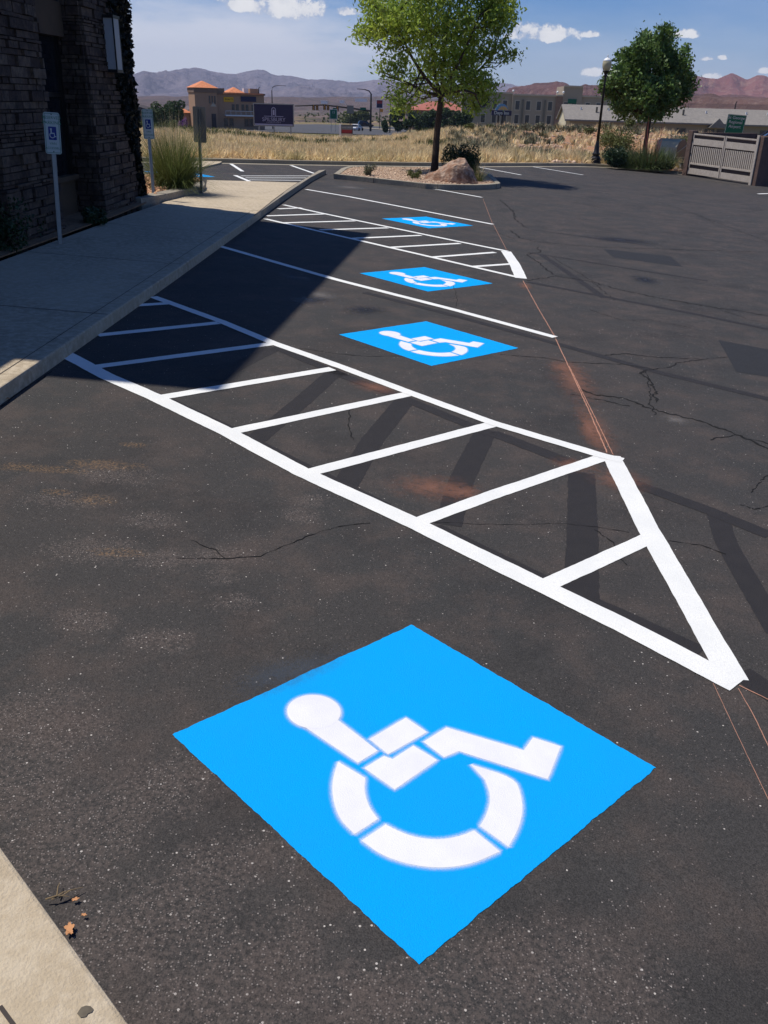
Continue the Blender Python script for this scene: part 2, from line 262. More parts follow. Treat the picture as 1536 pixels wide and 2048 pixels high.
# ------------------------------------------------------------------ helpers
def link(o, parent=None):
    COL.objects.link(o)
    if parent is not None: o.parent = parent
    return o
def tag(o, label=None, cat=None, group=None, kind=None):
    if label: o['label'] = label
    if cat: o['category'] = cat
    if group: o['group'] = group
    if kind: o['kind'] = kind
    return o
def empty(name, loc, label=None, cat=None, group=None, rz=0.):
    o = bpy.data.objects.new(name, None); o.location = Vector(loc); o.rotation_euler = (0, 0, rz); link(o); tag(o, label, cat, group); return o
class MB:
    def __init__(s): s.v = []; s.f = []; s.off = np.zeros(3); s.R = None; s.attr = []
    def tr(s, p):
        p = np.asarray(p, float)
        if s.R is not None: p = s.R@p
        return tuple(p+s.off)
    def add(s, vs, fs):
        n = len(s.v); s.v += [s.tr(p) for p in vs]; s.f += [tuple(i+n for i in f) for f in fs]; return s
    def box(s, x0, x1, y0, y1, z0, z1):
        return s.add([(x0, y0, z0), (x1, y0, z0), (x1, y1, z0), (x0, y1, z0), (x0, y0, z1), (x1, y0, z1), (x1, y1, z1), (x0, y1, z1)],
                     [(0, 3, 2, 1), (4, 5, 6, 7), (0, 1, 5, 4), (1, 2, 6, 5), (2, 3, 7, 6), (3, 0, 4, 7)])
    def hexa(s, b, t):  # 4 bottom, 4 top points
        return s.add(list(b)+list(t), [(0, 3, 2, 1), (4, 5, 6, 7), (0, 1, 5, 4), (1, 2, 6, 5), (2, 3, 7, 6), (3, 0, 4, 7)])
    def prism(s, pts, vec):
        n = len(pts); a = [np.asarray(p, float) for p in pts]; vec = np.asarray(vec, float)
        return s.add(a+[p+vec for p in a], [tuple(range(n))[::-1], tuple(range(n, 2*n))]+[(i, (i+1) % n, n+(i+1) % n, n+i) for i in range(n)])
    def tube(s, pts, rs, n=8, cap=True):
        pts = [np.asarray(p, float) for p in pts]; rs = rs if isinstance(rs, (list, tuple)) else [rs]*len(pts)
        base = len(s.v); vs = []; fs = []
        for i, p in enumerate(pts):
            d = pts[min(i+1, len(pts)-1)]-pts[max(i-1, 0)]; d /= max(1e-9, np.linalg.norm(d))
            a = np.cross(d, [0, 0, 1.]) if abs(d[2]) < .9 else np.cross(d, [1., 0, 0]); a /= np.linalg.norm(a); b = np.cross(d, a)
            for k in range(n):
                t = 2*math.pi*k/n; vs.append(p+rs[i]*(math.cos(t)*a+math.sin(t)*b))
        for i in range(len(pts)-1):
            for k in range(n):
                fs.append((i*n+k, i*n+(k+1) % n, (i+1)*n+(k+1) % n, (i+1)*n+k))
        if cap: fs.append(tuple(range(n))[::-1]); fs.append(tuple((len(pts)-1)*n+k for k in range(n)))
        return s.add(vs, fs)
    def lathe(s, prof, n=16, c=(0, 0, 0)):
        vs = []; fs = []
        for (r, z) in prof:
            for k in range(n):
                t = 2*math.pi*k/n; vs.append((c[0]+r*math.cos(t), c[1]+r*math.sin(t), c[2]+z))
        for i in range(len(prof)-1):
            for k in range(n): fs.append((i*n+k, i*n+(k+1) % n, (i+1)*n+(k+1) % n, (i+1)*n+k))
        fs.append(tuple(range(n))[::-1]); fs.append(tuple((len(prof)-1)*n+k for k in range(n)))
        return s.add(vs, fs)
    def build(s, name, m, parent=None, smooth=False, bevel=0.):
        me = bpy.data.meshes.new(name); me.from_pydata([tuple(map(float, p)) for p in s.v], [], s.f)
        if m is not None: me.materials.append(MT[m] if isinstance(m, str) else m)
        if smooth: me.polygons.foreach_set('use_smooth', [True]*len(me.polygons))
        if s.attr:
            at = me.attributes.new('a', 'FLOAT', 'POINT'); at.data.foreach_set('value', [float(x) for x in s.attr])
        me.update(); o = bpy.data.objects.new(name, me); link(o, parent)
        if bevel:
            b = o.modifiers.new('bevel', 'BEVEL'); b.width = bevel; b.segments = 2; b.limit_method = 'ANGLE'
        return o
def npmesh(name, V, F, m, parent=None):
    me = bpy.data.meshes.new(name); V = np.asarray(V, np.float32); F = np.asarray(F, np.int32); k = F.shape[1]
    me.vertices.add(len(V)); me.vertices.foreach_set('co', V.ravel()); me.loops.add(F.size); me.loops.foreach_set('vertex_index', F.ravel())
    me.polygons.add(len(F)); me.polygons.foreach_set('loop_start', np.arange(0, F.size, k, dtype=np.int32))
    me.update(calc_edges=True); me.materials.append(MT[m]); o = bpy.data.objects.new(name, me); return link(o, parent)
def text(name, s, size, m, parent, loc, rot=(math.pi/2, 0, 0), ext=.004, wscale=1., bold=0.):
    c = bpy.data.curves.new(name, 'FONT'); c.body = s; c.size = size; c.align_x = 'CENTER'; c.align_y = 'CENTER'; c.extrude = ext; c.offset = bold
    o = bpy.data.objects.new(name, c); COL.objects.link(o); bpy.context.view_layer.update()
    me = bpy.data.meshes.new_from_object(o.evaluated_get(bpy.context.evaluated_depsgraph_get())); COL.objects.unlink(o); bpy.data.objects.remove(o)
    for v in me.vertices: v.co.x *= wscale
    me.materials.clear(); me.materials.append(MT[m]); r = bpy.data.objects.new(name, me); link(r, parent); r.location = loc; r.rotation_euler = rot; return r
def leaves(centers, size, aspect=.45, jitter=.35, droop=0., flat=0.):
    """quads, one leaf each, at given centres"""
    n = len(centers); C = np.asarray(centers)
    d = RS.normal(size=(n, 3)); d[:, 2] = d[:, 2]*(1-flat)-droop; d /= np.linalg.norm(d, axis=1)[:, None]
    e = RS.normal(size=(n, 3)); e -= (e*d).sum(1)[:, None]*d; e /= np.linalg.norm(e, axis=1)[:, None]
    s = size*(1+jitter*RS.uniform(-1, 1, n))[:, None]
    V = np.stack([C-d*s*.5, C+e*s*aspect*.5, C+d*s*.5, C-e*s*aspect*.5], 1).reshape(-1, 3)
    return V, np.arange(4*n).reshape(n, 4)
def ccw(pts): return pts

# ------------------------------------------------------------------ setting: lot, terrain
Z3 = np.array([0, 0, 1.])
FAR = [(-24, 1.72), (-4.79, 20.87), (-2.31, 22.96), (.84, 26.03), (4.13, 30.0), (5.6, 31.5), (6.4, 31.9), (7.71, 31.72), (8.74, 31.1), (10.6, 32.4), (15, 30.6), (30, 28), (60, 30)]
FARW = np.array([L(u, v) for u, v in FAR])
m = MB(); ring = [L(-24, 1.72, 0), L(-24, -12, 0), L(60, -12, 0)]+[L(u, v) for u, v in FAR[::-1]][:-1]
ring = ring[:3]+ring[3:]
m.add(ring, [tuple(range(len(ring)))]); lot = m.build('parking_lot', 'asphalt'); tag(lot, kind='structure')
def r0_at(a):
    d = np.array([math.sin(a), math.cos(a)]); best = None
    for i in range(len(FARW)-1):
        p, q = FARW[i][:2], FARW[i+1][:2]; A = np.array([d, p-q]).T
        try: t, s = np.linalg.solve(A, p)
        except Exception: continue
        if t > 0 and -1e-6 <= s <= 1+1e-6 and (best is None or t < best): best = t
    return best or 60.
def azpx(x): v = ray(x, 230); return math.atan2(v[0], v[1])
TX = [azpx(x) for x in (-1600, -600, 250, 450, 620, 760, 900, 1050, 1200, 1400, 1536, 2000, 3200)]
TRR = [30, 45, 60, 72, 85, 100, 112, 150, 200, 260, 330, 450, 800, 1500, 3000, 9000]
TZ = {0: [0, .2, 0, -.3, -.6, -.9, -1.6, -2.6, -4.2, -6, -7, -9, -14, -20, -25, -60],
      4: [0, .05, -.30, -.65, -1.0, -1.35, -2.3, -3.3, -4.1, -4.9, -5.8, -8., -13, -18, -25, -60],
      6: [0, -.02, .05, .15, .05, -.2, -1.2, -3.0, -4.1, -5.0, -6, -8.2, -12, -18, -25, -60],
      7: [0, -.05, .25, .45, .45, .2, -.8, -2.2, -3.6, -5.2, -6, -8, -12, -18, -25, -60],
      8: [0, -.1, .2, .55, .6, .4, -.4, -2.0, -3.6, -5.2, -6, -8, -10, -15, -25, -60],
      9: [-.2, -.15, .1, .6, .6, .3, -.5, -2.0, -3.6, -5.2, -6, -6, -6, -10, -25, -60],
      10: [-.3, -.2, 0, .1, 0, -.3, -1, -2.0, -3.6, -5.2, -6, -6, -6, -10, -25, -60]}
rows = []
for i in range(13):
    k = max(j for j in TZ if j <= i) if i < 10 else 10
    if i < 4: k = 0
    rows.append(TZ[k])
rows[5] = [a*.9+b*.1 for a, b in zip(TZ[4], TZ[6])]
rows = np.array(rows)
rs2 = np.random.RandomState(5); NG = rs2.rand(64, 64)
def vn2(x, y, s):
    x = x/s; y = y/s; xi = np.floor(x).astype(int); yi = np.floor(y).astype(int); fx = x-xi; fy = y-yi; fx = fx*fx*(3-2*fx); fy = fy*fy*(3-2*fy)
    g = lambda a, b: NG[a % 64, b % 64]
    return (g(xi, yi)*(1-fx)+g(xi+1, yi)*fx)*(1-fy)+(g(xi, yi+1)*(1-fx)+g(xi+1, yi+1)*fx)*fy-.5
def fbm(x, y, s, n=4): return sum(vn2(x+17*k, y-9*k, s/2**k)/2**k for k in range(n))
def tz(X, Y):
    X = np.atleast_1d(np.asarray(X, float)); Y = np.atleast_1d(np.asarray(Y, float)); a = np.arctan2(X, Y); r = np.hypot(X, Y); lr = np.log(np.clip(r, 31, 8900)); LR = np.log(TRR)
    z = np.array([np.interp(l, LR, [np.interp(aa, TX, rows[:, j]) for j in range(len(TRR))]) if False else 0 for aa, l in zip([], [])])
    zc = np.stack([np.interp(lr, LR, rows[i]) for i in range(13)], 0); i = np.clip(np.searchsorted(TX, a)-1, 0, 11); txa = np.array(TX)
    f = np.clip((a-txa[i])/(txa[i+1]-txa[i]), 0, 1); k = np.arange(len(a)); z = zc[i, k]*(1-f)+zc[i+1, k]*f
    amp = np.where(r < 110, .20, np.where(r < 300, .1, r*.0045)); amp = np.where((a > TX[6]) & (r < 105), .5, amp)
    z = z+amp*fbm(X, Y, 9., 4)*np.clip((r-35)/15, 0, 1)*np.where((r > 112) & (r < 460) & (a < TX[6]), 0., 1.)+np.where(r > 350, r*.009*fbm(X, Y, 220., 4), 0)
    # blend to the curb top close to the lot
    zl = lotz(X, Y)+.12; r0 = np.interp(a, R0A, R0R); w = np.clip((r-r0)/12., 0, 1); w = w*w*(3-2*w)
    return zl*(1-w)+z*w
R0A = np.radians(np.linspace(-84, 76, 321)); R0R = np.array([r0_at(a) for a in R0A])
A = R0A; tt = np.concatenate([[.0, .25, .6], np.linspace(1.2, 30, 40), 30+np.geomspace(1.5, 70, 40), 100+np.geomspace(4, 8500, 70)])
TV = []
for r_i in range(len(tt)):
    r = np.where(tt[r_i] < 100, R0R+.12+tt[r_i]*(1.), np.maximum(R0R, 40)+tt[r_i]); X = r*np.sin(A); Y = r*np.cos(A)
    TV.append(np.stack([X, Y, tz(X, Y)], 1))
TV = np.array(TV); nr, na = TV.shape[:2]; idx = np.arange(nr*na).reshape(nr, na)
F = np.stack([idx[:-1, :-1], idx[:-1, 1:], idx[1:, 1:], idx[1:, :-1]], -1).reshape(-1, 4)[:, ::-1]
ter = npmesh('ground', TV.reshape(-1, 3), F, 'desert'); tag(ter, kind='structure'); ter.data.polygons.foreach_set('use_smooth', [True]*len(F))
def tzf(x, y): return float(tz(x, y)[0])
def ribbon(path, w0, w1, h0, h1, name, m, closed=False, parent=None):
    """box section swept along 3D points; w0..w1 to the left of travel"""
    mb = MB(); pts = [np.asarray(p, float) for p in path]; n = len(pts); vs = []
    for i, p in enumerate(pts):
        a = pts[(i-1) % n] if (closed or i > 0) else p; b = pts[(i+1) % n] if (closed or i < n-1) else p
        d = (b-a)[:2]; d /= np.linalg.norm(d); l = np.array([-d[1], d[0], 0])
        zw = lambda w: np.array([0, 0, -(N[0]*l[0]+N[1]*l[1])*w/N[2]])
        vs += [p+l*w0+zw(w0)+Z3*h0, p+l*w1+zw(w1)+Z3*h0, p+l*w1+zw(w1)+Z3*h1, p+l*w0+zw(w0)+Z3*h1]
    fs = []
    for i in range(n if closed else n-1):
        j = (i+1) % n
        for k in range(4): fs.append((i*4+k, i*4+(k+1) % 4, j*4+(k+1) % 4, j*4+k))
    if not closed: fs += [(3, 2, 1, 0), tuple((n-1)*4+k for k in range(4))]
    mb.add(vs, fs); o = mb.build(name, m, parent, bevel=.012); return o
def dens(pts, step):
    out = []
    for a, b in zip(pts[:-1], pts[1:]):
        a = np.asarray(a, float); b = np.asarray(b, float); k = max(1, int(np.linalg.norm(b-a)/step))
        out += [a+(b-a)*i/k for i in range(k)]
    return out+[np.asarray(pts[-1], float)]
def smoothpath(pts, it=2):
    for _ in range(it):
        q = [pts[0]]
        for a, b in zip(pts[:-1], pts[1:]): q += [a*.75+b*.25, a*.25+b*.75]
        pts = q+[pts[-1]]
    return pts
fc = smoothpath([L(u, v) for u, v in FAR[1:9]], 1)
fc = [L(-24, 1.72)]+fc
c = ribbon(fc, -.0, .16, -.05, .13, 'far_curb', 'curb_concrete'); tag(c, kind='structure')
c = ribbon(fc, -.32, -.004, -.02, .006, 'far_gutter', 'curb_concrete'); tag(c, kind='structure')
# ------------------------------------------------------------------ sidewalk, ramp, kerbs
H = .13
mb = MB()
outer = [P(640, 2600, H)]+[P(260, 2048, H), P(0, 1690, H)]
c0 = L(-2.14, 2.62); cor = [np.asarray(c0)+Z3*H]
edge = outer+cor+[L(-2.14, 4.4, H), L(-2.12, 8, H), L(-2.12, 11.6, H), L(-2.12, 12.6, H)]
inner = [L(-3.5, 12.7, H), L(-3.56, 11.0, H), L(-3.6, 9.0, H), L(-3.62, 7.6, H), L(-3.65, 0, H), L(-3.65, -3, H), L(1.5, -3, H)]
top = edge+inner
mb.prism([np.asarray(p)-Z3*.22 for p in top], (0, 0, .22)); sw = mb.build('sidewalk', 'concrete', bevel=.015); tag(sw, kind='structure')
# ramp sheet from sidewalk height down to the asphalt
mb = MB(); NR = 10; vs = []
Rl = [L(-3.5, 12.7, 0), L(-3.42, 14.0, 0), P(412, 384), P(414, 361)]; Rr = [L(-2.12, 12.6, 0), L(-2.2, 14.0, 0), L(-2.24, 15.4, 0), P(606, 366)]
hs = [H, .11, .07, .012]
def lerp_path(pts, t):
    t = t*(len(pts)-1); i = min(int(t), len(pts)-2); return pts[i]+(pts[i+1]-pts[i])*(t-i)
for i in range(NR+1):
    t = i/NR; h = float(np.interp(t*3, [0, 1, 2, 3], hs)); a = lerp_path(Rl, t); b = lerp_path(Rr, t)
    for k in range(5): vs.append(a+(b-a)*k/4+Z3*h)
fs = [(i*5+k, i*5+k+1, (i+1)*5+k+1, (i+1)*5+k) for i in range(NR) for k in range(4)]
mb.add(vs, fs); rp = mb.build('ramp', 'concrete', smooth=True); tag(rp, kind='structure')
# side curb beside the ramp
co = [L(-2.12, 12.6), P(566, 403), P(590, 386), P(622, 364), P(652, 348)]
ci = [P(505, 432, H)-Z3*H, P(552, 397, H)-Z3*H, P(578, 378, H)-Z3*H, P(604, 361, H)-Z3*H, P(637, 341, H)-Z3*H]
mb = MB()
for i in range(4): pass
vs = []; 
for a, b in zip(co, ci): vs += [a-Z3*.05, b-Z3*.05, b+Z3*(H+.004), a+Z3*(H+.004)]
fs = [(i*4+k, i*4+(k+1) % 4, (i+1)*4+(k+1) % 4, (i+1)*4+k) for i in range(4) for k in range(4)]+[(3, 2, 1, 0), (16, 17, 18, 19)]
mb.add(vs, fs); o = mb.build('ramp_curb', 'curb_concrete', bevel=.012); tag(o, kind='structure')
# planter curb at the left of the ramp
pc = smoothpath([L(-3.66, 12.2, H), L(-3.5, 13.0, H), L(-3.44, 13.9, .11), P(408, 386, .07), P(412, 376, .05), P(400, 370, .05)], 1)
o = ribbon(pc, 0, .28, -.1, .13, 'planter_curb', 'curb_concrete'); tag(o, kind='structure')
mb = MB(); bed = [L(-3.66, 12.5, .2)]+[p+Z3*.08+(-UU)*.2 for p in pc[1:]]+[P(330, 366, .12), L(-7, 15.5, .2), L(-7, 12.5, .2)]
mb.add(bed, [tuple(range(len(bed)))]); o = mb.build('planter_soil', 'mulch'); tag(o, kind='structure')
mb = MB(); bed = [L(-3.645, 12.8, .12), L(-3.6, 11, .12), L(-3.62, 9, .12), L(-3.64, 7.6, .12), L(-3.67, 0, .12), L(-4.6, 0, .12), L(-4.6, 12.8, .12)]
mb.prism([p+Z3*.03 for p in bed], (0, 0, .02)); o = mb.build('wall_bed_soil', 'mulch'); tag(o, kind='structure')
# left far concrete corner
mb = MB(); q = [P(300, 330), P(300, 340), P(408, 337), P(440, 329), P(444, 326), P(410, 325)]
mb.prism(q, (0, 0, .05)); o = mb.build('far_concrete_corner', 'concrete'); tag(o, kind='structure')
# joints in the concrete
def thin(path, w, name, m, h=.0, parent=None, jit=0., dn=.05, up_=N):
    pts = dens([np.asarray(p, float) for p in path], dn); mb = MB(); vs = []
    for i, p in enumerate(pts):
        d = pts[min(i+1, len(pts)-1)]-pts[max(i-1, 0)]; d /= np.linalg.norm(d); l = np.cross(up_, d)
        ww = w*(1+jit*rnd.uniform(-1, 1)); of = jit*w*rnd.uniform(-1, 1)
        vs += [p+l*(of+ww/2)+Z3*h, p+l*(of-ww/2)+Z3*h]
    mb.add(vs, [(2*i, 2*i+1, 2*i+3, 2*i+2) for i in range(len(pts)-1)]); return mb.build(name, m, parent)
for a, b, w in (((-3.6, 6.2), (-2.14, 6.2), .012), ((-3.6, 8.3), (-2.14, 8.3), .012), ((-3.55, 10.4), (-2.12, 10.4), .012)):
    thin([L(*a, H+.003), L(*b, H+.003)], w, 'concrete_joint', 'joint', parent=sw)
thin([L(-2.24, 2.9, H+.003), L(-2.24, 12.4, H+.003)], .008, 'concrete_joint', 'joint', parent=sw)
thin([P(0, 2012, H+.003), P(26, 2048, H+.003), P(80, 2120, H+.003)], .012, 'concrete_joint', 'joint', parent=sw)
thin([P(508, 431, H+.007), P(552, 396, H+.007), P(578, 377, H+.007), P(604, 360, H+.007)], .02, 'concrete_joint', 'joint', parent=o)

# ------------------------------------------------------------------ painted markings
def jitpoly(pts, step=.03, amp=.003):
    out = []; n = len(pts)
    for i in range(n):
        a = np.asarray(pts[i], float); b = np.asarray(pts[(i+1) % n], float); k = max(1, int(np.linalg.norm(b-a)/step))
        l = np.cross(N, b-a); l /= max(1e-9, np.linalg.norm(l)); w = rnd.uniform(-1, 1)
        for j in range(k):
            w = .75*w+.5*rnd.uniform(-1, 1); out.append(a+(b-a)*j/k+(l*amp*w if j else 0))
    return out
def stripe(path, w, h, name, parent, m='white_paint', amp=.0035):
    pts = [P(*p) for p in path]; ds = []; Lf = []; Rt = []
    for i, p in enumerate(pts):
        d = pts[min(i+1, len(pts)-1)]-pts[max(i-1, 0)]; d /= np.linalg.norm(d); l = np.cross(N, d); Lf.append(p+l*w/2); Rt.append(p-l*w/2)
    ring = [q+N*h for q in jitpoly(Lf+Rt[::-1], .035, amp)]
    mb = MB(); base = ring; mb.add(base, [tuple(range(len(base)))]); return mb.build(name, m, parent)
def marking(label, cat, group=None, name='parking_line', at=(0, 0)):
    return empty(name, P(*at)*0, label, cat, group)
L1 = [(131, 709), (213, 753), (312, 796), (461, 868), (600, 943), (830, 1048), (1000, 1132), (1244, 1251), (1474, 1371)]
L2 = [(306, 594), (441, 643), (547, 687), (678, 733), (819, 786), (983, 846), (1200, 911), (1245, 922)]
e = marking('large white striped aisle marking nearest the camera, above the biggest blue symbol', 'aisle marking', 'striped access aisles', 'striped_aisle')
stripe(L1, .152, .0052, 'border_line', e); stripe(L2, .118, .0058, 'border_line', e)
stripe([(1222, 912), (1297, 1060), (1467, 1360)], .150, .0046, 'end_line', e)
for s_ in ([(273, 611), (336, 607)], [(195, 671), (437, 646)], [(184, 735), (543, 688)], [(312, 797), (665, 738)], [(448, 867), (815, 789)], [(615, 947), (985, 849)], [(830, 1047), (1000, 985), (1210, 914)], [(1090, 1172), (1300, 1076)]):
    stripe(s_, .118, .0040, 'hatch_line', e)
e = marking('narrower white striped aisle marking further back, crossing the building shadow edge', 'aisle marking', 'striped access aisles', 'striped_aisle')
stripe([(530, 438), (700, 477), (860, 514), (1040, 556)], .11, .0052, 'border_line', e); stripe([(567, 410), (640, 426), (900, 480), (1015, 503)], .11, .0058, 'border_line', e)
stripe([(1012, 503), (1030, 530), (1042, 557)], .19, .0046, 'end_line', e)
for s_ in ([(556, 418), (603, 416)], [(533, 432), (655, 428)], [(565, 446), (710, 442)], [(640, 460), (776, 456)], [(706, 477), (842, 471)], [(782, 495), (920, 487)], [(860, 515), (990, 505)], [(940, 534), (1024, 528)]):
    stripe(s_, .11, .004, 'hatch_line', e)
e = marking('distant white striped aisle at the foot of the concrete ramp', 'aisle marking', 'striped access aisles', 'striped_aisle')
stripe([(470, 351), (489, 359), (508, 367)], .13, .008, 'border_line', e)
for s_ in ([(482, 352), (622, 352)], [(491, 356), (614, 356)], [(498, 360), (608, 361)], [(506, 364), (596, 366)]): stripe(s_, .1, .004, 'hatch_line', e)
for s_, w, lb in (([(441, 493), (628, 547), (678, 561), (912, 621), (1110, 675)], .12, 'long white stall line starting in the building shadow between two blue symbols'),
                  ([(612, 379), (700, 394), (986, 449)], .12, 'white stall line behind the farthest large blue symbol'),
                  ([(848, 376), (886, 381), (964, 395)], .12, 'short white stall line just in front of the planted island'),
                  ([(462, 328), (485, 343)], .12, 'short white stall line leftmost along the far curb'),
                  ([(582, 331), (628, 347)], .12, 'white stall line on the far side ending behind the ramp curb'),
                  ([(714, 332), (728, 336)], .12, 'tiny white stall line seen behind the small shrub on the island'),
                  ([(836, 332), (866, 341)], .12, 'white stall line on the far side just left of the tree trunk'),
                  ([(950, 333), (1042, 350)], .12, 'white stall line on the far side just right of the dark bush'),
                  ([(1062, 333), (1166, 350)], .12, 'white stall line nearest the lamp post on the far side'),
                  ([(1516, 388), (1600, 385)], .14, 'short white line at the right edge below the wooden gate')):
    e = marking(lb, 'parking line', 'white stall lines'); stripe(s_, w, .005, 'paint_strip', e)
# blue squares with the wheelchair pictogram; shapes measured on the nearest one
def cr(x, y): return P(400+x/1.536, 1200+y/1.536)
SQ = [(345, 1470), (823, 1250), (1312, 1536), (838, 1930)]
ctr = sum(P(*p) for p in SQ)/4
th = np.linspace(0, 2*math.pi, 40, endpoint=False)
GL = {'pictogram_head': [(350+82*math.cos(t)+4*math.sin(t), 346+52*math.sin(t)) for t in th],
      'pictogram_torso': [(322, 392), (375, 340), (425, 372), (546, 465), (485, 502)],
      'pictogram_arm': [(520, 430), (632, 364), (697, 408), (578, 476)],
      'pictogram_seat': [(505, 519), (565, 482), (592, 491), (655, 450), (728, 494), (598, 584)],
      'pictogram_leg': [(686, 438), (757, 394), (995, 464), (1023, 425), (1108, 452), (1068, 552), (795, 466), (750, 485)],
      'pictogram_wheel': [(425, 500), (412, 535), (405, 580), (413, 635), (435, 683), (475, 721), (546, 675), (518, 638), (504, 590), (507, 549)],
      'pictogram_wheel.b': [(497, 741), (555, 785), (640, 815), (740, 827), (835, 814), (920, 775), (842, 711), (790, 731), (725, 740), (655, 730), (608, 712), (570, 692)],
      'pictogram_wheel.c': [(832, 508), (965, 549), (985, 595), (992, 650), (977, 708), (947, 760), (860, 697), (884, 655), (894, 605), (876, 555)]}
def flat(pts, h, name, m, parent, step=.02, amp=.0012):
    r = [q+N*h for q in jitpoly(pts, step, amp)]; mb = MB(); mb.add(r, [tuple(range(len(r)))]); return mb.build(name, m, parent)
def ring_soft(pts, w, h, name, m, parent):
    r = dens(list(pts)+[pts[0]], .03)[:-1]; c = sum(r)/len(r); n = len(r); mb = MB(); area = sum(np.cross(r[i]-c, r[(i+1) % n]-c)@N for i in range(n)); sg = 1 if area > 0 else -1
    vs = []; at = []
    for i, p in enumerate(r):
        d = r[(i+1) % n]-r[i-1]; d /= max(1e-9, np.linalg.norm(d)); l = -np.cross(N, d)*sg; vs += [p+N*h-l*.003, p+N*h+l*w]; at += [1., 0.]
    mb.add(vs, [(2*i, 2*i+1, (2*i+3) % (2*n), (2*i+2) % (2*n)) for i in range(n)]); mb.attr = at; return mb.build(name, m, parent)
def symbol(center, label, first=None):
    if first is None:
        e = empty('accessible_symbol', ctr, label, 'parking symbol', 'blue wheelchair symbols')
        off = -ctr
        q = [P(*p)+off for p in SQ]; flat(q, .0024, 'blue_square', 'blue_paint', e, .012, .0042)
        for k, g in GL.items():
            if 'wheel' in k:
                ka = {'pictogram_wheel': 6, 'pictogram_wheel.b': 6, 'pictogram_wheel.c': 6}[k]; g = [tuple(q) for q in smoothpath([np.array(q, float) for q in g[:ka]], 2)]+[tuple(q) for q in smoothpath([np.array(q, float) for q in g[ka:]], 2)]
            pts = [cr(*p)+off for p in g]; flat(pts, .0046 if 'head' in k else .0042, k.split('.')[0], 'symbol_white', e, .02, .001); ring_soft(pts, .022, .0036, 'overspray', 'white_spray', e)
        return e
    c = first.copy(); COL.objects.link(c); c.location = Vector(center); c['label'] = label
    for ch in list(first.children):
        d = ch.copy(); COL.objects.link(d); d.parent = c
    return c
s1 = symbol(ctr, 'largest blue wheelchair symbol square in the foreground')
for q, lb in (([(686, 673), (850, 644), (1028, 694), (865, 729)], 'second nearest blue wheelchair symbol, just above the big striped aisle'), ([(732, 547), (850, 536), (978, 568), (850, 580)], 'third blue wheelchair symbol, between the long stall line and the narrow aisle'), ([(772, 438), (852, 433), (938, 450), (858, 458)], 'fourth blue wheelchair symbol, beyond the narrow aisle near the island')):
    symbol(sum(P(*p) for p in q)/4, lb, s1)
symbol((P(429, 354)+L(-1.35, 0, 0)*0+(-UU*1.0)), 'farthest blue wheelchair symbol, partly hidden by the tall grass clump', s1)
# blacked-out old lines, patches and cracks, lying on the lot
def dark(paths, w, m, h, name, jit=.05, dn=.08):
    for p in paths:
        ww = w; q = p
        if not isinstance(p[0], tuple): ww, q = p
        thin([P(*a)+N*h for a in q], ww, name, m, parent=lot, jit=.018, dn=.035)
dark([(.17, [(547, 697), (480, 730), (425, 760)]), (.17, [(665, 748), (600, 806), (510, 880)]), (.18, [(812, 798), (745, 880), (690, 972)]), (.18, [(973, 860), (925, 955), (895, 1050)]), (.2, [(1163, 945), (1165, 1070), (1162, 1195)]),
      (.15, [(1432, 1022), (1454, 1090), (1500, 1170), (1560, 1270)]), (.13, [(1084, 510), (1209, 596)])], .17, 'black_paint', .0012, 'old_line')
dark([(.12, [(551, 694), (600, 716), (690, 752)]), (.13, [(660, 742), (800, 794)]), (.13, [(805, 796), (951, 856), (980, 868)]), (.15, [(985, 866), (1139, 925)]), (.14, [(1265, 966), (1419, 1022), (1540, 1071)]),
      (.13, [(250, 768), (332, 800), (461, 860)]), (.12, [(470, 865), (600, 930), (770, 1013)]), (.12, [(870, 1055), (1000, 1118), (1085, 1160)]), (.14, [(1120, 1178), (1260, 1240), (1400, 1305)]), (.15, [(1480, 1345), (1560, 1398)]),
      (.12, [(729, 585), (912, 632), (1115, 688)]), (.13, [(1115, 688), (1314, 744), (1540, 799)]), (.12, [(1056, 564), (1384, 627), (1540, 659)]), (.1, [(1056, 505), (1415, 562)]), (.08, [(1063, 459), (1300, 492)])], .13, 'black_paint', .0022, 'old_line')
for q in ([(1206, 498), (1342, 513), (1365, 534), (1227, 515)], [(1436, 680), (1536, 699), (1610, 716), (1650, 765), (1536, 754), (1473, 744)]):
    flat([P(*a) for a in q], .0015, 'asphalt_patch', 'old_patch', lot, .04, .006)
def wig(path, amp, step=.06):
    pts = dens([P(*a) for a in path], step); out = []; w = 0.
    for i, p in enumerate(pts):
        w = .72*w+rnd.uniform(-1, 1)*amp*1.5; d = pts[min(i+1, len(pts)-1)]-pts[max(i-1, 0)]; d /= np.linalg.norm(d); out.append(p+np.cross(N, d)*w+N*.0032)
    return out
def c3(*p): return [(1000+x/2.866, 400+y/2.866) for x, y in p]
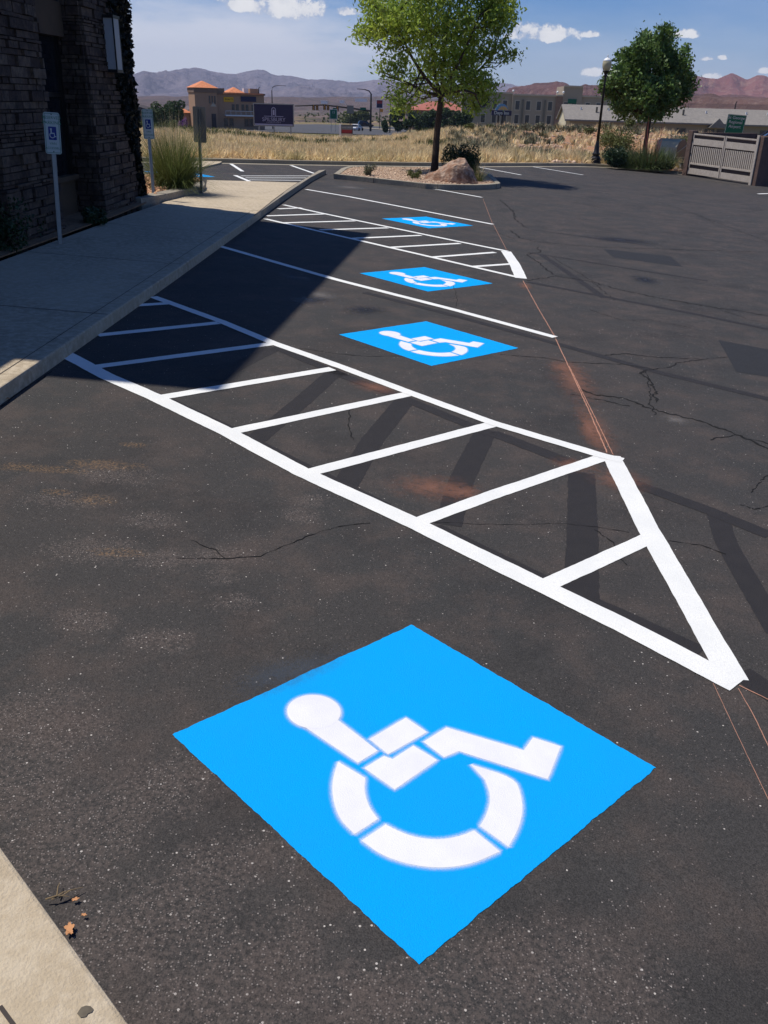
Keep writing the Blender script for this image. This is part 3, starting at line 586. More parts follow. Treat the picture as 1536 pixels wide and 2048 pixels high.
for w, pth in ((.03, c3((0, 0), (70, 60), (90, 110), (155, 165))), (.03, c3((60, 175), (120, 220), (230, 245), (560, 270), (900, 280), (1536, 300))), (.025, c3((210, 270), (240, 300), (150, 310), (230, 370), (320, 435), (160, 465))), (.03, c3((320, 435), (500, 465), (700, 520), (950, 570), (1150, 605), (1400, 640), (1560, 668))),
               (.014, c3((0, 885), (250, 905), (400, 930), (700, 940), (880, 970), (980, 960), (1020, 935), (1150, 915), (1310, 900))), (.025, c3((880, 970), (810, 990), (860, 1050), (890, 1110), (890, 1160))), (.03, c3((460, 1080), (560, 1120), (700, 1135), (850, 1190), (1100, 1255), (1350, 1335), (1560, 1440))), (.02, c3((600, 890), (720, 885), (900, 905), (1150, 912))),
               (.007, [(352, 1116), (440, 1117), (520, 1112), (620, 1070), (680, 1052), (740, 1046)]), (.006, [(870, 1046), (1000, 1050), (1129, 1048), (1195, 1055), (1258, 1066)]), (.010, [(1331, 1081), (1400, 1090), (1450, 1110)]), (.01, [(600, 697), (678, 708), (737, 713), (800, 712)]),
               (.012, [(104, 743), (74, 764), (56, 775), (26, 794), (0, 815)]), (.02, c3((900, 10), (1100, 75), (1300, 150), (1536, 240))), (.008, [(905, 562), (915, 600), (912, 620)]), (.02, c3((1390, 70), (1560, 52))), (.02, [(985, 460), (1005, 470), (1030, 478)])):
    thin(wig(pth, w*.5, .035), w*.75, 'asphalt_crack', 'crack', parent=lot, jit=.7, dn=.03)
for w, pth in ((.012, [(1290, 742), (1302, 770), (1298, 800), (1310, 830)]), (.014, [(1140, 790), (1200, 800), (1260, 812)]), (.012, [(1085, 430), (1150, 440), (1230, 452), (1300, 470)]), (.012, [(1400, 430), (1440, 455), (1500, 470), (1560, 490)]), (.010, [(1180, 620), (1240, 640), (1300, 640), (1380, 655)]), (.012, [(1420, 880), (1470, 870), (1540, 890)]), (.009, [(700, 820), (690, 850), (705, 880)]), (.010, [(1500, 985), (1520, 960), (1560, 940)]),
               (.010, [(1480, 1010), (1510, 1020), (1560, 1000)]), (.012, [(1105, 515), (1180, 560), (1230, 600)]), (.008, [(1190, 1060), (1230, 1085), (1250, 1130)]), (.010, [(1340, 600), (1420, 612), (1500, 640), (1560, 650)]), (.007, [(380, 1080), (430, 1100), (450, 1120)]), (.012, [(1180, 395), (1280, 410), (1400, 430)])):
    thin(wig(pth, w*.9, .035), w*.8, 'asphalt_crack', 'crack', parent=lot, jit=.8, dn=.03)
# orange chalk snap-line and its dust
for w, pth in ((.012, [(966, 398), (985, 448)]), (.012, [(987, 450), (1013, 500)]), (.016, [(1046, 562), (1078, 620), (1111, 676)]), (.016, [(1111, 678), (1140, 740), (1177, 820), (1214, 906)]), (.012, [(1138, 733), (1187, 830), (1226, 910)]), (.009, [(1478, 1372), (1536, 1400), (1620, 1440)]), (.004, [(1426, 1368), (1488, 1500), (1560, 1650)]), (.006, [(1476, 1378), (1506, 1430), (1536, 1493), (1600, 1620)])):
    o = thin([P(*a)+N*.0045 for a in pth], w*.62, 'chalk_line', 'chalk', parent=lot, jit=.25, dn=.03)
    at = o.data.attributes.new('a', 'FLOAT', 'POINT'); at.data.foreach_set('value', [1.]*len(o.data.vertices))
def dust(x, y, rx, ry, ang, m, h):
    c = P(x, y)+N*h; mb = MB(); vs = [c]; at = [1.]; fs = []; n = 28
    for k in range(1, 4):
        for j in range(n):
            t = 2*math.pi*j/n; a = rx*k/3*math.cos(t); b = ry*k/3*math.sin(t); vs.append(c+UU*(a*math.cos(ang)-b*math.sin(ang))+VV*(a*math.sin(ang)+b*math.cos(ang))); at.append(1-k/3)
    for j in range(n): fs.append((0, 1+j, 1+(j+1) % n))
    for k in range(2):
        for j in range(n): fs.append((1+k*n+j, 1+(k+1)*n+j, 1+(k+1)*n+(j+1) % n, 1+k*n+(j+1) % n))
    mb.add(vs, fs); mb.attr = at; return mb.build('dust_patch' if m == 'chalk_dust' else ('oil_stain' if m == 'oil' else 'scuff'), m, lot)
hh = .0023
for x, y, rx, ry, an, m_ in ((1148, 760, .3, 1.1, 0, 'chalk_dust'), (1190, 860, .2, 1., 0, 'chalk_dust'), (1240, 960, .3, .3, 0, 'chalk_dust'), (1128, 735, .25, .3, 0, 'chalk_dust'), (1050, 572, .15, .4, 0, 'chalk_dust'), (865, 975, .42, .30, .1, 'chalk_dust'), (925, 985, .22, .2, .2, 'chalk_dust'), (750, 775, .35, .22, -.6, 'chalk_dust'), (1150, 930, .25, .2, 0, 'chalk_dust'), (1180, 860, .12, .6, 0, 'chalk_dust'),
                         (620, 600, .3, .5, -.8, 'oil'), (1240, 480, 1., .6, 0, 'oil'), (730, 620, .3, .4, -.7, 'oil'), (1290, 560, .3, .5, 0, 'oil'), (590, 555, .5, .3, -.8, 'pale_scuff'), (640, 590, .5, .3, -.8, 'pale_scuff'), (1350, 840, .2, .2, 0, 'pale_scuff'), (700, 375, .7, .6, 0, 'pale_scuff'), (600, 1340, .45, .12, .78, 'blue_spray'), (540, 1350, .3, .14, .78, 'blue_spray')):
    hh += .00005; dust(x, y, rx, ry, an, m_, hh)

# ------------------------------------------------------------------ mountains and mesas
def ridge(name, pts, D, foot, m, gul=.25, depth=.35, seed=0, cap=0., segs=160, nz=.03):
    """range whose crest runs through the given photo directions at distance D"""
    xs = np.array([p[0] for p in pts], float); ys = np.array([p[1] for p in pts], float); X = np.linspace(xs[0], xs[-1], segs); Y = np.interp(X, xs, ys)
    C = np.array([PD(x, y, D*(1+.05*math.sin(x*.013+seed))) for x, y in zip(X, Y)]); n = 22; V = []
    C[:, 2] += D*nz*.1*np.array([fbm(np.array([x+seed*50]), np.array([3.]), 26., 4)[0] for x in X])
    for i in range(n+1):
        t = i/n; p = C.copy(); p[:, 0] *= 1-depth*t; p[:, 1] *= 1-depth*t
        prof = (1-t)**1.25 if not cap else np.where(t < cap, 1-.02*t/cap, (1-.02)*((1-(t-cap)/(1-cap)))**1.5*(.72 if t > cap+.04 else 1.))
        hgt = np.maximum(C[:, 2]-foot, 1.)
        g = fbm(p[:, 0]+seed*99, p[:, 1]*.35, D*.05, 5)
        g2 = np.abs(fbm(p[:, 0]*1.+seed*31, p[:, 1]*.3+seed, D*.035, 4))
        p[:, 2] = foot+hgt*prof*(1+(gul*1.2*g-gul*2.2*g2*(1 if t > 0 else 0))*math.sin(math.pi*min(1, t*1.15))**.6 if t < .87 else prof)
        V.append(p)
    bk = C.copy(); bk[:, 0] *= 1.25; bk[:, 1] *= 1.25; bk[:, 2] = foot; V = [bk]+V
    V = np.array(V); idx = np.arange(V.shape[0]*V.shape[1]).reshape(V.shape[:2]); F = np.stack([idx[:-1, :-1], idx[1:, :-1], idx[1:, 1:], idx[:-1, 1:]], -1).reshape(-1, 4)
    o = npmesh(name, V.reshape(-1, 3), F, m); tag(o, kind='structure'); o.data.polygons.foreach_set('use_smooth', [True]*len(F)); return o
MT['mt_haze_blue'] = hill_mat('mt_haze_blue', (.25, .21, .24), (.17, .15, .18), (.12, .105, .14), .004); MT['mt_red'] = hill_mat('mt_red', (.28, .11, .09), (.19, .08, .075), (.34, .19, .15), .006)  # range and foothills: bluish haze tint put into the rock colour
MT['mesa_red'] = hill_mat('mesa_red', (.15, .07, .06), (.10, .05, .045), (.20, .12, .10), .02, .12); MT['mesa_near'] = hill_mat('mesa_near', (.165, .095, .08), (.12, .07, .06), (.22, .145, .12), .03, .16)
MT['desert_far'] = hill_mat('desert_far', (.135, .09, .08), (.09, .07, .062), (.17, .12, .10), .012)
ridge('mountain_range', [(-700, 175), (-300, 158), (100, 150), (230, 150), (290, 144), (330, 141), (370, 137), (410, 137), (440, 145), (470, 147), (505, 142), (530, 144), (570, 153), (620, 158), (680, 163), (730, 162), (775, 158), (830, 166), (900, 172), (960, 171), (990, 167), (1010, 166), (1045, 172), (1100, 180), (1200, 190)], 5200, -40, 'mt_haze_blue', seed=1, segs=520, depth=.4, gul=.55)
ridge('foothills', [(300, 187), (430, 188), (520, 184), (600, 172), (640, 176), (680, 181), (710, 186), (760, 188), (900, 192)], 3900, -40, 'mt_haze_blue', seed=4, segs=260, depth=.25, gul=.5)
ridge('red_mountains', [(1330, 190), (1365, 160), (1390, 151), (1400, 155), (1420, 157), (1435, 157), (1450, 150), (1462, 148), (1475, 152), (1495, 157), (1515, 153), (1540, 154), (1580, 160), (1700, 150), (1900, 165), (2300, 190)], 3000, -30, 'mt_red', seed=7, segs=260, gul=.35, depth=.3)
ridge('mesa', [(960, 196), (990, 190), (1010, 186), (1018, 175), (1030, 172), (1062, 171), (1075, 168), (1110, 166), (1135, 169), (1150, 172), (1170, 170), (1210, 174), (1260, 176), (1320, 179), (1400, 186), (1500, 193), (1600, 200)], 1800, -22, 'mesa_red', seed=2, segs=260, cap=.10, depth=.3, gul=.15)
ridge('low_mesa', [(1180, 214), (1250, 200), (1330, 190), (1380, 188), (1420, 190), (1480, 192), (1560, 195), (1700, 196), (2100, 200), (2600, 230)], 900, -14, 'mesa_near', seed=9, segs=260, cap=.1, depth=.3, gul=.12)
ridge('desert_rise', [(-900, 205), (200, 192), (400, 193), (640, 194), (760, 193), (900, 198), (1060, 206), (1250, 214), (1400, 222)], 2400, -30, 'desert_far', seed=5, segs=420, depth=.6, gul=.5, nz=.01)

# ------------------------------------------------------------------ the stone building in shade on the left
bld = empty('stone_building', L(-3.9, 9, 0), 'shaded stone building with tall recessed windows on the left', 'building')
def B(mb, u0, u1, v0, v1, z0, z1, lean=0.):
    mb.hexa([L(u0, v0)*[1, 1, 0]+Z3*z0, L(u1, v0)*[1, 1, 0]+Z3*z0, L(u1, v1)*[1, 1, 0]+Z3*z0, L(u0, v1)*[1, 1, 0]+Z3*z0],
            [L(u0, v0)*[1, 1, 0]+Z3*z1, L(u1-lean, v0)*[1, 1, 0]+Z3*z1, L(u1-lean, v1)*[1, 1, 0]+Z3*z1, L(u0, v1)*[1, 1, 0]+Z3*z1]); return mb
BO = -np.array(bld.location)
def mbb(): m = MB(); m.off = BO; return m
zt = .31+4.86
B(B(B(mbb(), -13, -4.12, -5, 5.61, -.5, zt+1.4), -13, -4.12, 5.612, 12.6, -.5, zt), -13, -3.78, 12.55, 12.62, -.5, zt).build('wall', 'mortar', bld)
m = mbb(); lo = [L(-4.24, 5.61), L(-3.75, 12.6), L(-13, 12.6), L(-13, 5.61)]; m.prism([p*[1, 1, 0]+Z3*(zt+.02) for p in lo], (0, 0, 10.9-zt)); m.build('tower', 'stucco_dark', bld)
piers = [(10.95, 12.55), (8.35, 9.66), (5.7, 7.1), (3.0, 4.4), (.2, 1.7)]
for (a, b) in piers:
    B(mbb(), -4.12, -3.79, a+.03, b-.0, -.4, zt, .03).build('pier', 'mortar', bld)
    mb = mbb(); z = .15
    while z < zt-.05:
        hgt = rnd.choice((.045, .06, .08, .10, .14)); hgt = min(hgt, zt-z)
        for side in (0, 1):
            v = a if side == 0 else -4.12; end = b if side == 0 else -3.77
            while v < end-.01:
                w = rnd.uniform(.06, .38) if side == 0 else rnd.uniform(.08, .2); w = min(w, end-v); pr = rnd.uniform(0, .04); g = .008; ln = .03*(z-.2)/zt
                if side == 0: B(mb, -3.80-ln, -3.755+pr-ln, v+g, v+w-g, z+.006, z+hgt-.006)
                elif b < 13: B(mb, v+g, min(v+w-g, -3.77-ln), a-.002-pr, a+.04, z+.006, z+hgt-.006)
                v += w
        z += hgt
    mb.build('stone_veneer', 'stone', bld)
for i, (a, b) in enumerate(((9.66, 10.95), (7.1, 8.35), (4.4, 5.7), (1.7, 3.0))):
    B(mbb(), -4.11, -4.05, a+.02, b-.02, .2, 1.05).build('panel', 'stucco_dark', bld)
    B(mbb(), -4.11, -3.98, a+.02, b-.02, 3.25, 3.75).build('lintel', 'stucco_dark', bld)
    B(mbb(), -4.11, -3.99, a+.02, b-.02, 1.05, 1.13).build('sill', 'stucco_dark', bld)
    mb = mbb(); B(mb, -4.11, -4.05, a+.02, a+.10, 1.13, 3.25); B(mb, -4.11, -4.05, b-.10, b-.02, 1.13, 3.25); B(mb, -4.11, -4.06, (a+b)/2-.03, (a+b)/2+.03, 1.13, 3.25); B(mb, -4.11, -4.06, a+.1, b-.1, 2.35, 2.42)
    f_ = mb.build('window_frame', 'dark_metal', bld)
    B(mbb(), -4.112, -4.09, a+.1, b-.1, 1.13, 3.25).build('window', 'glass_dark', bld)
    B(mbb(), -4.11, -4.0, a+.02, b-.02, 3.75, zt).build('panel', 'mortar', bld)
def onU(x, y, u):
    v = ray(x, y); t = (S*u-(CAM-ORG)@UU)/(v@UU); return CAM+v*t
lp_ = onU(246, 140, -3.70)
lan = empty('wall_lantern', lp_, 'box lantern with two frosted panes on the stone pier', 'wall lamp', rz=math.atan2(VV[1], VV[0]))
w, hL, dL = .30, .80, .19
MB().box(-w-.02, .02, .0, dL+.02, -.05, 0).build('lantern_base', 'dark_metal', lan); MB().box(-w-.03, .03, -.01, dL+.03, hL, hL+.05).build('lantern_cap', 'dark_metal', lan)
mb = MB()
for x in (-w-.01, -.012):
    for y in (0.0, dL-.012): mb.box(x, x+.022, y, y+.022, 0, hL)
mb.box(-w, 0, dL+.0, dL+.02, .1, .7); mb.build('lantern_frame', 'dark_metal', lan)
MB().box(-w+.012, -.012, .003, .012, 0, hL).build('frosted_pane', 'lantern_glass', lan); MB().box(-w-.004, -w+.005, .02, dL-.012, 0, hL).build('frosted_pane', 'lantern_glass', lan)
# climbing vine on the far corner
cs_ = []; 
for k in range(14000):
    z = rnd.uniform(.3, 5.4); w2 = .08+.30*min(1, max(0, (z-.6)/2.2)); v = 12.60-w2+rnd.uniform(-1, 1)*(w2+.05*math.sin(z*3.7)); u = -3.76+rnd.uniform(-.12, .05)
    cs_.append(L(u, v)*[1, 1, 0]+Z3*z)
vn_ = empty('climbing_vine', L(-3.77, 12.5, .1), 'dark climbing vine up the far corner of the building', 'vine')
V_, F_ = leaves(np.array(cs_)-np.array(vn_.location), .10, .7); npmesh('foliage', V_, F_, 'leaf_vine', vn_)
mb = MB()
for k in range(5): mb.tube([(rnd.uniform(-.1, .1), rnd.uniform(-.2, .2), z+0.) for z in (0, 1, 2, 3, 4, 5)], [.02, .018, .015, .012, .01, .006], 6)
mb.build('stem', 'bark', vn_)

# ------------------------------------------------------------------ accessible parking signs
def roundrect(w, h, r, n=5):
    o = []
    for cx, cy, a0 in ((w/2-r, h/2-r, 0), (-w/2+r, h/2-r, 90), (-w/2+r, -h/2+r, 180), (w/2-r, -h/2+r, 270)):
        for k in range(n+1):
            t = math.radians(a0+90*k/n); o.append((cx+r*math.cos(t), cy+r*math.sin(t)))
    return o
def plate(mb, w, h, y0, y1, z, r=.03): mb.prism([(x, y0, z+q) for x, q in roundrect(w, h, r)], (0, y1-y0, 0)); return mb
def acc_sign(px, py, hgt, rz, label, w=.31, h=.62, tilt=0., back=False, base_h=.12, vanline=('VAN', 'ACCESSIBLE')):
    e = empty('parking_sign', P(px, py, base_h), label, 'sign', 'accessible parking signs', rz); e.rotation_euler[1] = tilt
    mb = MB(); mb.box(-.028, .028, .0, .006, -.25, hgt); mb.box(-.03, -.024, 0, .035, -.25, hgt); mb.box(.024, .03, 0, .035, -.25, hgt); mb.build('post', 'galv', e)
    zc = hgt-h/2+.02
    p = plate(MB(), w, h, -.006, -.002, zc).build('sign_plate', 'sign_grey' if back else 'sign_white', e)
    fz = -.0075
    if not back or True:
        plate(MB(), w-.004, h-.004, -.0072, -.0061, zc).build('sign_face', 'sign_white', p)
        mb = MB(); t = .006
        for (x0, x1, z0, z1) in ((-w/2+.012, w/2-.012, zc+h/2-.02, zc+h/2-.014), (-w/2+.012, w/2-.012, zc-h/2+.014, zc-h/2+.02), (-w/2+.012, -w/2+.018, zc-h/2+.014, zc+h/2-.014), (w/2-.018, w/2-.012, zc-h/2+.014, zc+h/2-.014)): mb.box(x0, x1, -.0095, -.0073, z0, z1)
        mb.build('green_border', 'sign_green', p)
        text('lettering', 'RESERVED', .055, 'sign_green', p, (0, -.0075, zc+h*.37), ext=.001); text('lettering', 'PARKING', .06, 'sign_green', p, (0, -.0075, zc+h*.25), ext=.001)
        plate(MB(), w*.5, h*.32, -.0095, -.0073, zc-.0, .01).build('blue_field', 'sign_blue', p)
        mb = MB(); s = h*.13
        mb.prism([(-.25*s+.2*s*math.cos(t), -.0098, zc+.75*s+.2*s*math.sin(t)) for t in np.linspace(0, 6.1, 12)], (0, -.001, 0))
        mb.box(-.35*s, -.12*s, -.011, -.0098, zc-.1*s, zc+.6*s); mb.box(-.12*s, .4*s, -.011, -.0098, zc-.1*s, zc+.1*s); mb.box(.28*s, .44*s, -.0112, -.0099, zc-.65*s, zc-.1*s); mb.box(.44*s, .7*s, -.0112, -.0099, zc-.65*s, zc-.5*s)
        R1, R2 = .55*s, .4*s; pts = [(R1*math.cos(t)-.05*s, R1*math.sin(t)) for t in np.linspace(2.2, 6.0, 18)]; pin = [(R2*math.cos(t)-.05*s, R2*math.sin(t)) for t in np.linspace(6.0, 2.2, 18)]
        for a, b, c, d in zip(pts[:-1], pts[1:], pin[::-1][1:], pin[::-1][:-1]): mb.prism([(a[0], -.0115, zc-.35*s+a[1]), (b[0], -.0115, zc-.35*s+b[1]), (c[0], -.0115, zc-.35*s+c[1]), (d[0], -.0115, zc-.35*s+d[1])], (0, -.001, 0))
        mb.build('wheelchair_emblem', 'sign_white', p)
        text('lettering', vanline[0], .045, 'sign_green', p, (0, -.0075, zc-h*.25), ext=.001); text('lettering', vanline[1], .04, 'sign_green', p, (0, -.0075, zc-h*.36), ext=.001)
    mb = MB()
    for zz in (zc+h*.45, zc-h*.44): mb.lathe([(.008, 0), (.008, .008), (.004, .011)], 8, (0, 0, 0)) if False else mb.box(-.007, .007, -.012, -.006, zz-.007, zz+.007)
    mb.build('bolt', 'dark_metal', e)
    return e
acc_sign(121, 489, 1.76, math.radians(28), 'white and green reserved parking sign before the stone wall, leftmost', tilt=math.radians(3.), base_h=.12, w=.215, h=.54)
acc_sign(308, 396, 1.68, math.radians(25), 'reserved parking sign half hidden behind the building corner', base_h=.15, w=.22, h=.56)
acc_sign(404, 384, 1.78, math.radians(160), 'grey back of a parking sign beside the tall grass clump', w=.33, h=.74, tilt=math.radians(-1.5), back=True, base_h=.12)

# ------------------------------------------------------------------ vegetation helpers
def blades(n, R, h, w, lean=.6, droop=.5, segs=4, rbase=.15, hj=.35, base=None):
    """arching grass blades from a tuft; returns verts, faces(quads)"""
    a = RS.uniform(0, 2*np.pi, n); rb = rbase*np.sqrt(RS.uniform(0, 1, n)); ln = h*(1-hj*RS.uniform(0, 1, n)); th = lean*np.abs(RS.normal(0, .7, n)).clip(0, 1.6)
    P0 = np.stack([rb*np.cos(a), rb*np.sin(a), 0*a], 1); a2 = a+RS.normal(0, .5, n); D = np.stack([np.cos(a2), np.sin(a2), 0*a], 1); Sd = np.stack([-np.sin(a2), np.cos(a2), 0*a], 1)
    V = np.zeros((n, (segs+1)*2, 3)); ang = th.copy(); p = P0.copy()
    tw = RS.uniform(0, np.pi, n); Sd = Sd*np.cos(tw)[:, None]+D*np.sin(tw)[:, None]*.7
    for k in range(segs+1):
        ww = w*(1-(k/segs)**1.5*.95); V[:, 2*k] = p-Sd*ww/2; V[:, 2*k+1] = p+Sd*ww/2
        st = (ln/segs)[:, None]; p = p+st*(np.sin(ang)[:, None]*D+np.cos(ang)[:, None]*np.array([0, 0, 1.])); ang = ang+droop*th/segs*2.2
    i0 = (np.arange(n)*(segs+1)*2)[:, None, None]; q = np.array([[2*k, 2*k+1, 2*k+3, 2*k+2] for k in range(segs)])[None]
    V[:, :, 2] = np.maximum(V[:, :, 2], .01)
    return V.reshape(-1, 3), (i0+q).reshape(-1, 4)
def bush(name, base, rx, rz, n, leaf, m, label, cat='shrub', group=None, ry=None, lumps=9, stem=True, dens_in=.55, aspect=.5, shape=1.):
    e = empty(name, base, label, cat, group); ry = ry or rx
    C = [];
    for k in range(lumps):
        t = rnd.uniform(0, 6.28); r = math.sqrt(rnd.uniform(0, 1))*.62; C.append((r*math.cos(t), r*math.sin(t), rnd.uniform(.25, .72), rnd.uniform(.3, .45)))
    C = np.array(C); k = RS.randint(0, lumps, n); d = RS.normal(size=(n, 3)); d /= np.linalg.norm(d, axis=1)[:, None]
    rr = C[k, 3]*(dens_in+(1-dens_in)*RS.uniform(0, 1, n))
    p = C[k, :3]+d*rr[:, None]; p[:, 2] = np.abs(p[:, 2]); p *= [rx, ry, rz]
    V, F = leaves(p, leaf, aspect); npmesh('foliage', V, F, m, e)
    if stem:
        mb = MB()
        for k in range(min(5, lumps)): c = C[k]*np.array([rx, ry, rz, 1]); mb.tube([(c[0]*.1, c[1]*.1, -.05), (c[0]*.4, c[1]*.4, c[2]*.5), tuple(c[:3])], [leaf*.35, leaf*.25, leaf*.12], 5)
        mb.build('stem', 'bark', e)
    return e
def tree(name, base, blobs, label, cat, leafm, leaf, nleaf, trunk, group=None, aspect=.4, droop=0., twigs=True, limbr=.055, fill=.25, mains=(), spread=1.25):
    """blobs: list of (x,y,z,r) in metres relative to base; trunk: list of (x,y,z,r)"""
    e = empty(name, base, label, cat, group); mb = MB(); mb.tube([t[:3] for t in trunk], [t[3] for t in trunk], 10); top = np.array(trunk[-1][:3]); tr_ = mb
    tips = []
    nodes = [top]
    for mp in mains:
        q = [top-np.array([0, 0, .12])]+[np.array(a) for a in mp]; q = smoothpath(q, 2); n_m = len(q); tr_.tube(q, [limbr*1.35*(1-.75*k/(n_m-1)) for k in range(n_m)], 7); nodes += q[n_m//4:]
    NB = np.array(nodes)
    for i, b in enumerate(blobs):
        c = np.array(b[:3]); r = b[3]; dd = np.linalg.norm(NB-c, axis=1)+np.where(NB[:, 2] > c[2]-.15, 3., 0.); s = NB[int(np.argmin(dd))]; mid = s+(c-s)*.5+np.array([0, 0, -.08*np.linalg.norm(c-s)])+RS.normal(0, .08, 3)
        L_ = np.linalg.norm(c-s); lr_ = limbr*(.5 if len(mains) else 1.); tr_.tube([s, s+(mid-s)*.5, mid, mid+(c-mid)*.5, c], [lr_, lr_*.8, lr_*.6, lr_*.4, lr_*.18], 6)
        for k in range(5 if twigs else 0):
            d = RS.normal(size=3); d /= np.linalg.norm(d); tr_.tube([mid+(c-mid)*rnd.uniform(.2, .9), c+d*r*.5, c+d*r*.95], [limbr*.2, limbr*.13, limbr*.05], 4, cap=False)
    tr_.build('trunk', 'bark', e, smooth=True)
    w = np.array([b[3]**1.45 for b in blobs]); w /= w.sum(); Bl = np.array([b[:4] for b in blobs])
    # leaves gather on sprays inside each blob
    nsp = max(1, nleaf//16); ks = RS.choice(len(blobs), nsp, p=w); d = RS.normal(size=(nsp, 3)); d /= np.linalg.norm(d, axis=1)[:, None]; rr = Bl[ks, 3]*RS.uniform(fill, 1, nsp)**.6
    SP = Bl[ks, :3]+d*rr[:, None]; j = RS.randint(0, nsp, nleaf); p = SP[j]+RS.normal(0, 1, (nleaf, 3))*np.array([1, 1, .8])*leaf*spread
    V, F = leaves(p, leaf, aspect, droop=droop); npmesh('crown', V, F, leafm, e); return e

# tall clump of ornamental grass
gb = P(352, 380, .16); g = empty('ornamental_grass', gb, 'tall green and straw ornamental grass clump by the building corner', 'grass clump')
V1_, F1_ = blades(2600, .3, 1.5, .011, lean=.75, droop=.75, segs=5, rbase=.30, hj=.5); V2_, F2_ = blades(500, .3, 1.0, .012, lean=1.5, droop=.6, segs=5, rbase=.35)
npmesh('leaf_blades', np.vstack([V1_, V2_]), np.vstack([F1_, F2_+len(V1_)]), 'grass_plant', g)
V3_, F3_ = blades(160, .3, 1.75, .008, lean=.35, droop=.3, segs=4, rbase=.2, hj=.2); npmesh('seed_stalks', V3_, F3_, 'dry_grass', g)
def rock(c, r, name, m, label=None, cat=None, group=None, sx=1., sy=1., sz=.7, seed=0, parent=None, n=3):
    import bmesh
    bm = bmesh.new(); bmesh.ops.create_icosphere(bm, subdivisions=n, radius=1.); rs = random.Random(seed); dirs = [Vector((rs.gauss(0, 1), rs.gauss(0, 1), rs.gauss(0, 1))).normalized() for _ in range(9)]; cut = [rs.uniform(.62, .95) for _ in dirs]
    for v in bm.verts:
        p = v.co.copy()
        for d, k in zip(dirs, cut):
            q = p.dot(d)
            if q > k: p -= d*(q-k)*.85
        v.co = Vector((p.x*sx*r, p.y*sy*r, p.z*sz*r))
    me = bpy.data.meshes.new(name); bm.to_mesh(me); bm.free(); me.materials.append(MT[m]); o = bpy.data.objects.new(name, me); o.location = Vector(c); link(o, parent); return o
def rockfield(name, centers, sizes, m):
    n = len(centers); base = np.array([(1, 0, -.3), (-.4, .9, -.3), (-.5, -.8, -.3), (.5, .5, .45), (-.7, .1, .5), (.35, -.6, .4), (0, 0, .75)]); F = np.array([(0, 1, 3), (1, 4, 3), (1, 2, 4), (2, 5, 4), (2, 0, 5), (0, 3, 5), (3, 4, 6), (4, 5, 6), (5, 3, 6), (0, 2, 1)])
    a = RS.uniform(0, 6.28, n); ca, sa = np.cos(a), np.sin(a); Bv = base[None]*np.array(sizes)[:, None, None]*RS.uniform(.65, 1.3, (n, 7, 3))
    V = np.stack([Bv[..., 0]*ca[:, None]-Bv[..., 1]*sa[:, None], Bv[..., 0]*sa[:, None]+Bv[..., 1]*ca[:, None], Bv[..., 2]], -1)+np.array(centers)[:, None]
    return npmesh(name, V.reshape(-1, 3), (F[None]+(np.arange(n)*7)[:, None, None]).reshape(-1, 3), m)
cc = []
for k in range(420):
    u, v = rnd.uniform(-4.6, -3.62), rnd.uniform(12.7, 15.6); cc.append(L(u, v, .2+rnd.uniform(-.02, .03)))
o = rockfield('planter_rocks', cc, [rnd.uniform(.03, .10) for _ in cc], 'rocks'); tag(o, 'loose tan and rust rocks under the tall grass clump', 'rocks', kind='stuff')
for i, (x, y, rx, rz, lb) in enumerate(((22, 505, .55, .75, 'dark straggly shrub at the foot of the wall, nearest on the left edge'), (58, 478, .5, .6, 'dark shrub behind the leftmost sign post'), (205, 452, .32, .26, 'low dark shrub at the foot of the corner pier'))):
    bush('shrub', P(x, y, .12)-UU*.15, rx, rz, 1500, .06, 'leaf_shrub', lb, group='shrubs in the shaded wall bed')

# ------------------------------------------------------------------ planted island
isl_px = [(667, 358), (700, 361), (763, 368), (820, 374), (862, 379), (915, 380), (965, 380), (1001, 377)]
fr = [P(*p) for p in isl_px]; hI = .15
back = [fr[-1]+UU*.0+VV*.7, P(975, 350), P(900, 343), P(800, 341), P(720, 340.5), P(688, 342)]
loop = smoothpath(fr+back+[fr[0]], 1)[:-1]
o = ribbon(loop[::1], 0, .17, -.05, hI, 'island_curb', 'curb_concrete', closed=True); tag(o, kind='structure')
cI = sum(loop)/len(loop); mb = MB(); mb.add([p+(cI-p)*.03+Z3*(hI-.03) for p in loop], [tuple(range(len(loop)))]); o = mb.build('island_gravel_bed', 'gravel'); tag(o, kind='structure')
cc = []
ring = [UVof(p) for p in loop]
def inside(u, v, poly):
    c = False
    for (x1, y1), (x2, y2) in zip(poly, poly[1:]+poly[:1]):
        if (y1 > v) != (y2 > v) and u < (x2-x1)*(v-y1)/(y2-y1)+x1: c = not c
    return c
while len(cc) < 5200:
    u = rnd.uniform(-2.2, 2.6); v = rnd.uniform(19, 25)
    if inside(u, v, ring): 
        p = L(u, v, hI-.02); q = p+(p-cI)/np.linalg.norm(p-cI)*.2; uq, vq = UVof(q)
        if inside(uq, vq, ring): cc.append(p)
o = rockfield('gravel', cc, [rnd.uniform(.015, .04) for _ in cc], 'gravel'); tag(o, 'peach coloured gravel covering the planted island', 'gravel', kind='stuff')
for i_ in range(4, len(loop), 5):
    p = loop[i_]; d = loop[(i_+1) % len(loop)]-loop[i_-1]; d /= np.linalg.norm(d); l = np.array([-d[1], d[0], 0]); q = p-l*.004; mb = MB(); mb.hexa([q-d*.008, q+d*.008, q+l*.17+d*.008, q+l*.17-d*.008], [a+Z3*(hI+.003) for a in (q-d*.008, q+d*.008, q+l*.17+d*.008, q+l*.17-d*.008)]); mb.build('curb_joint', 'joint', bpy.data.objects['island_curb'])
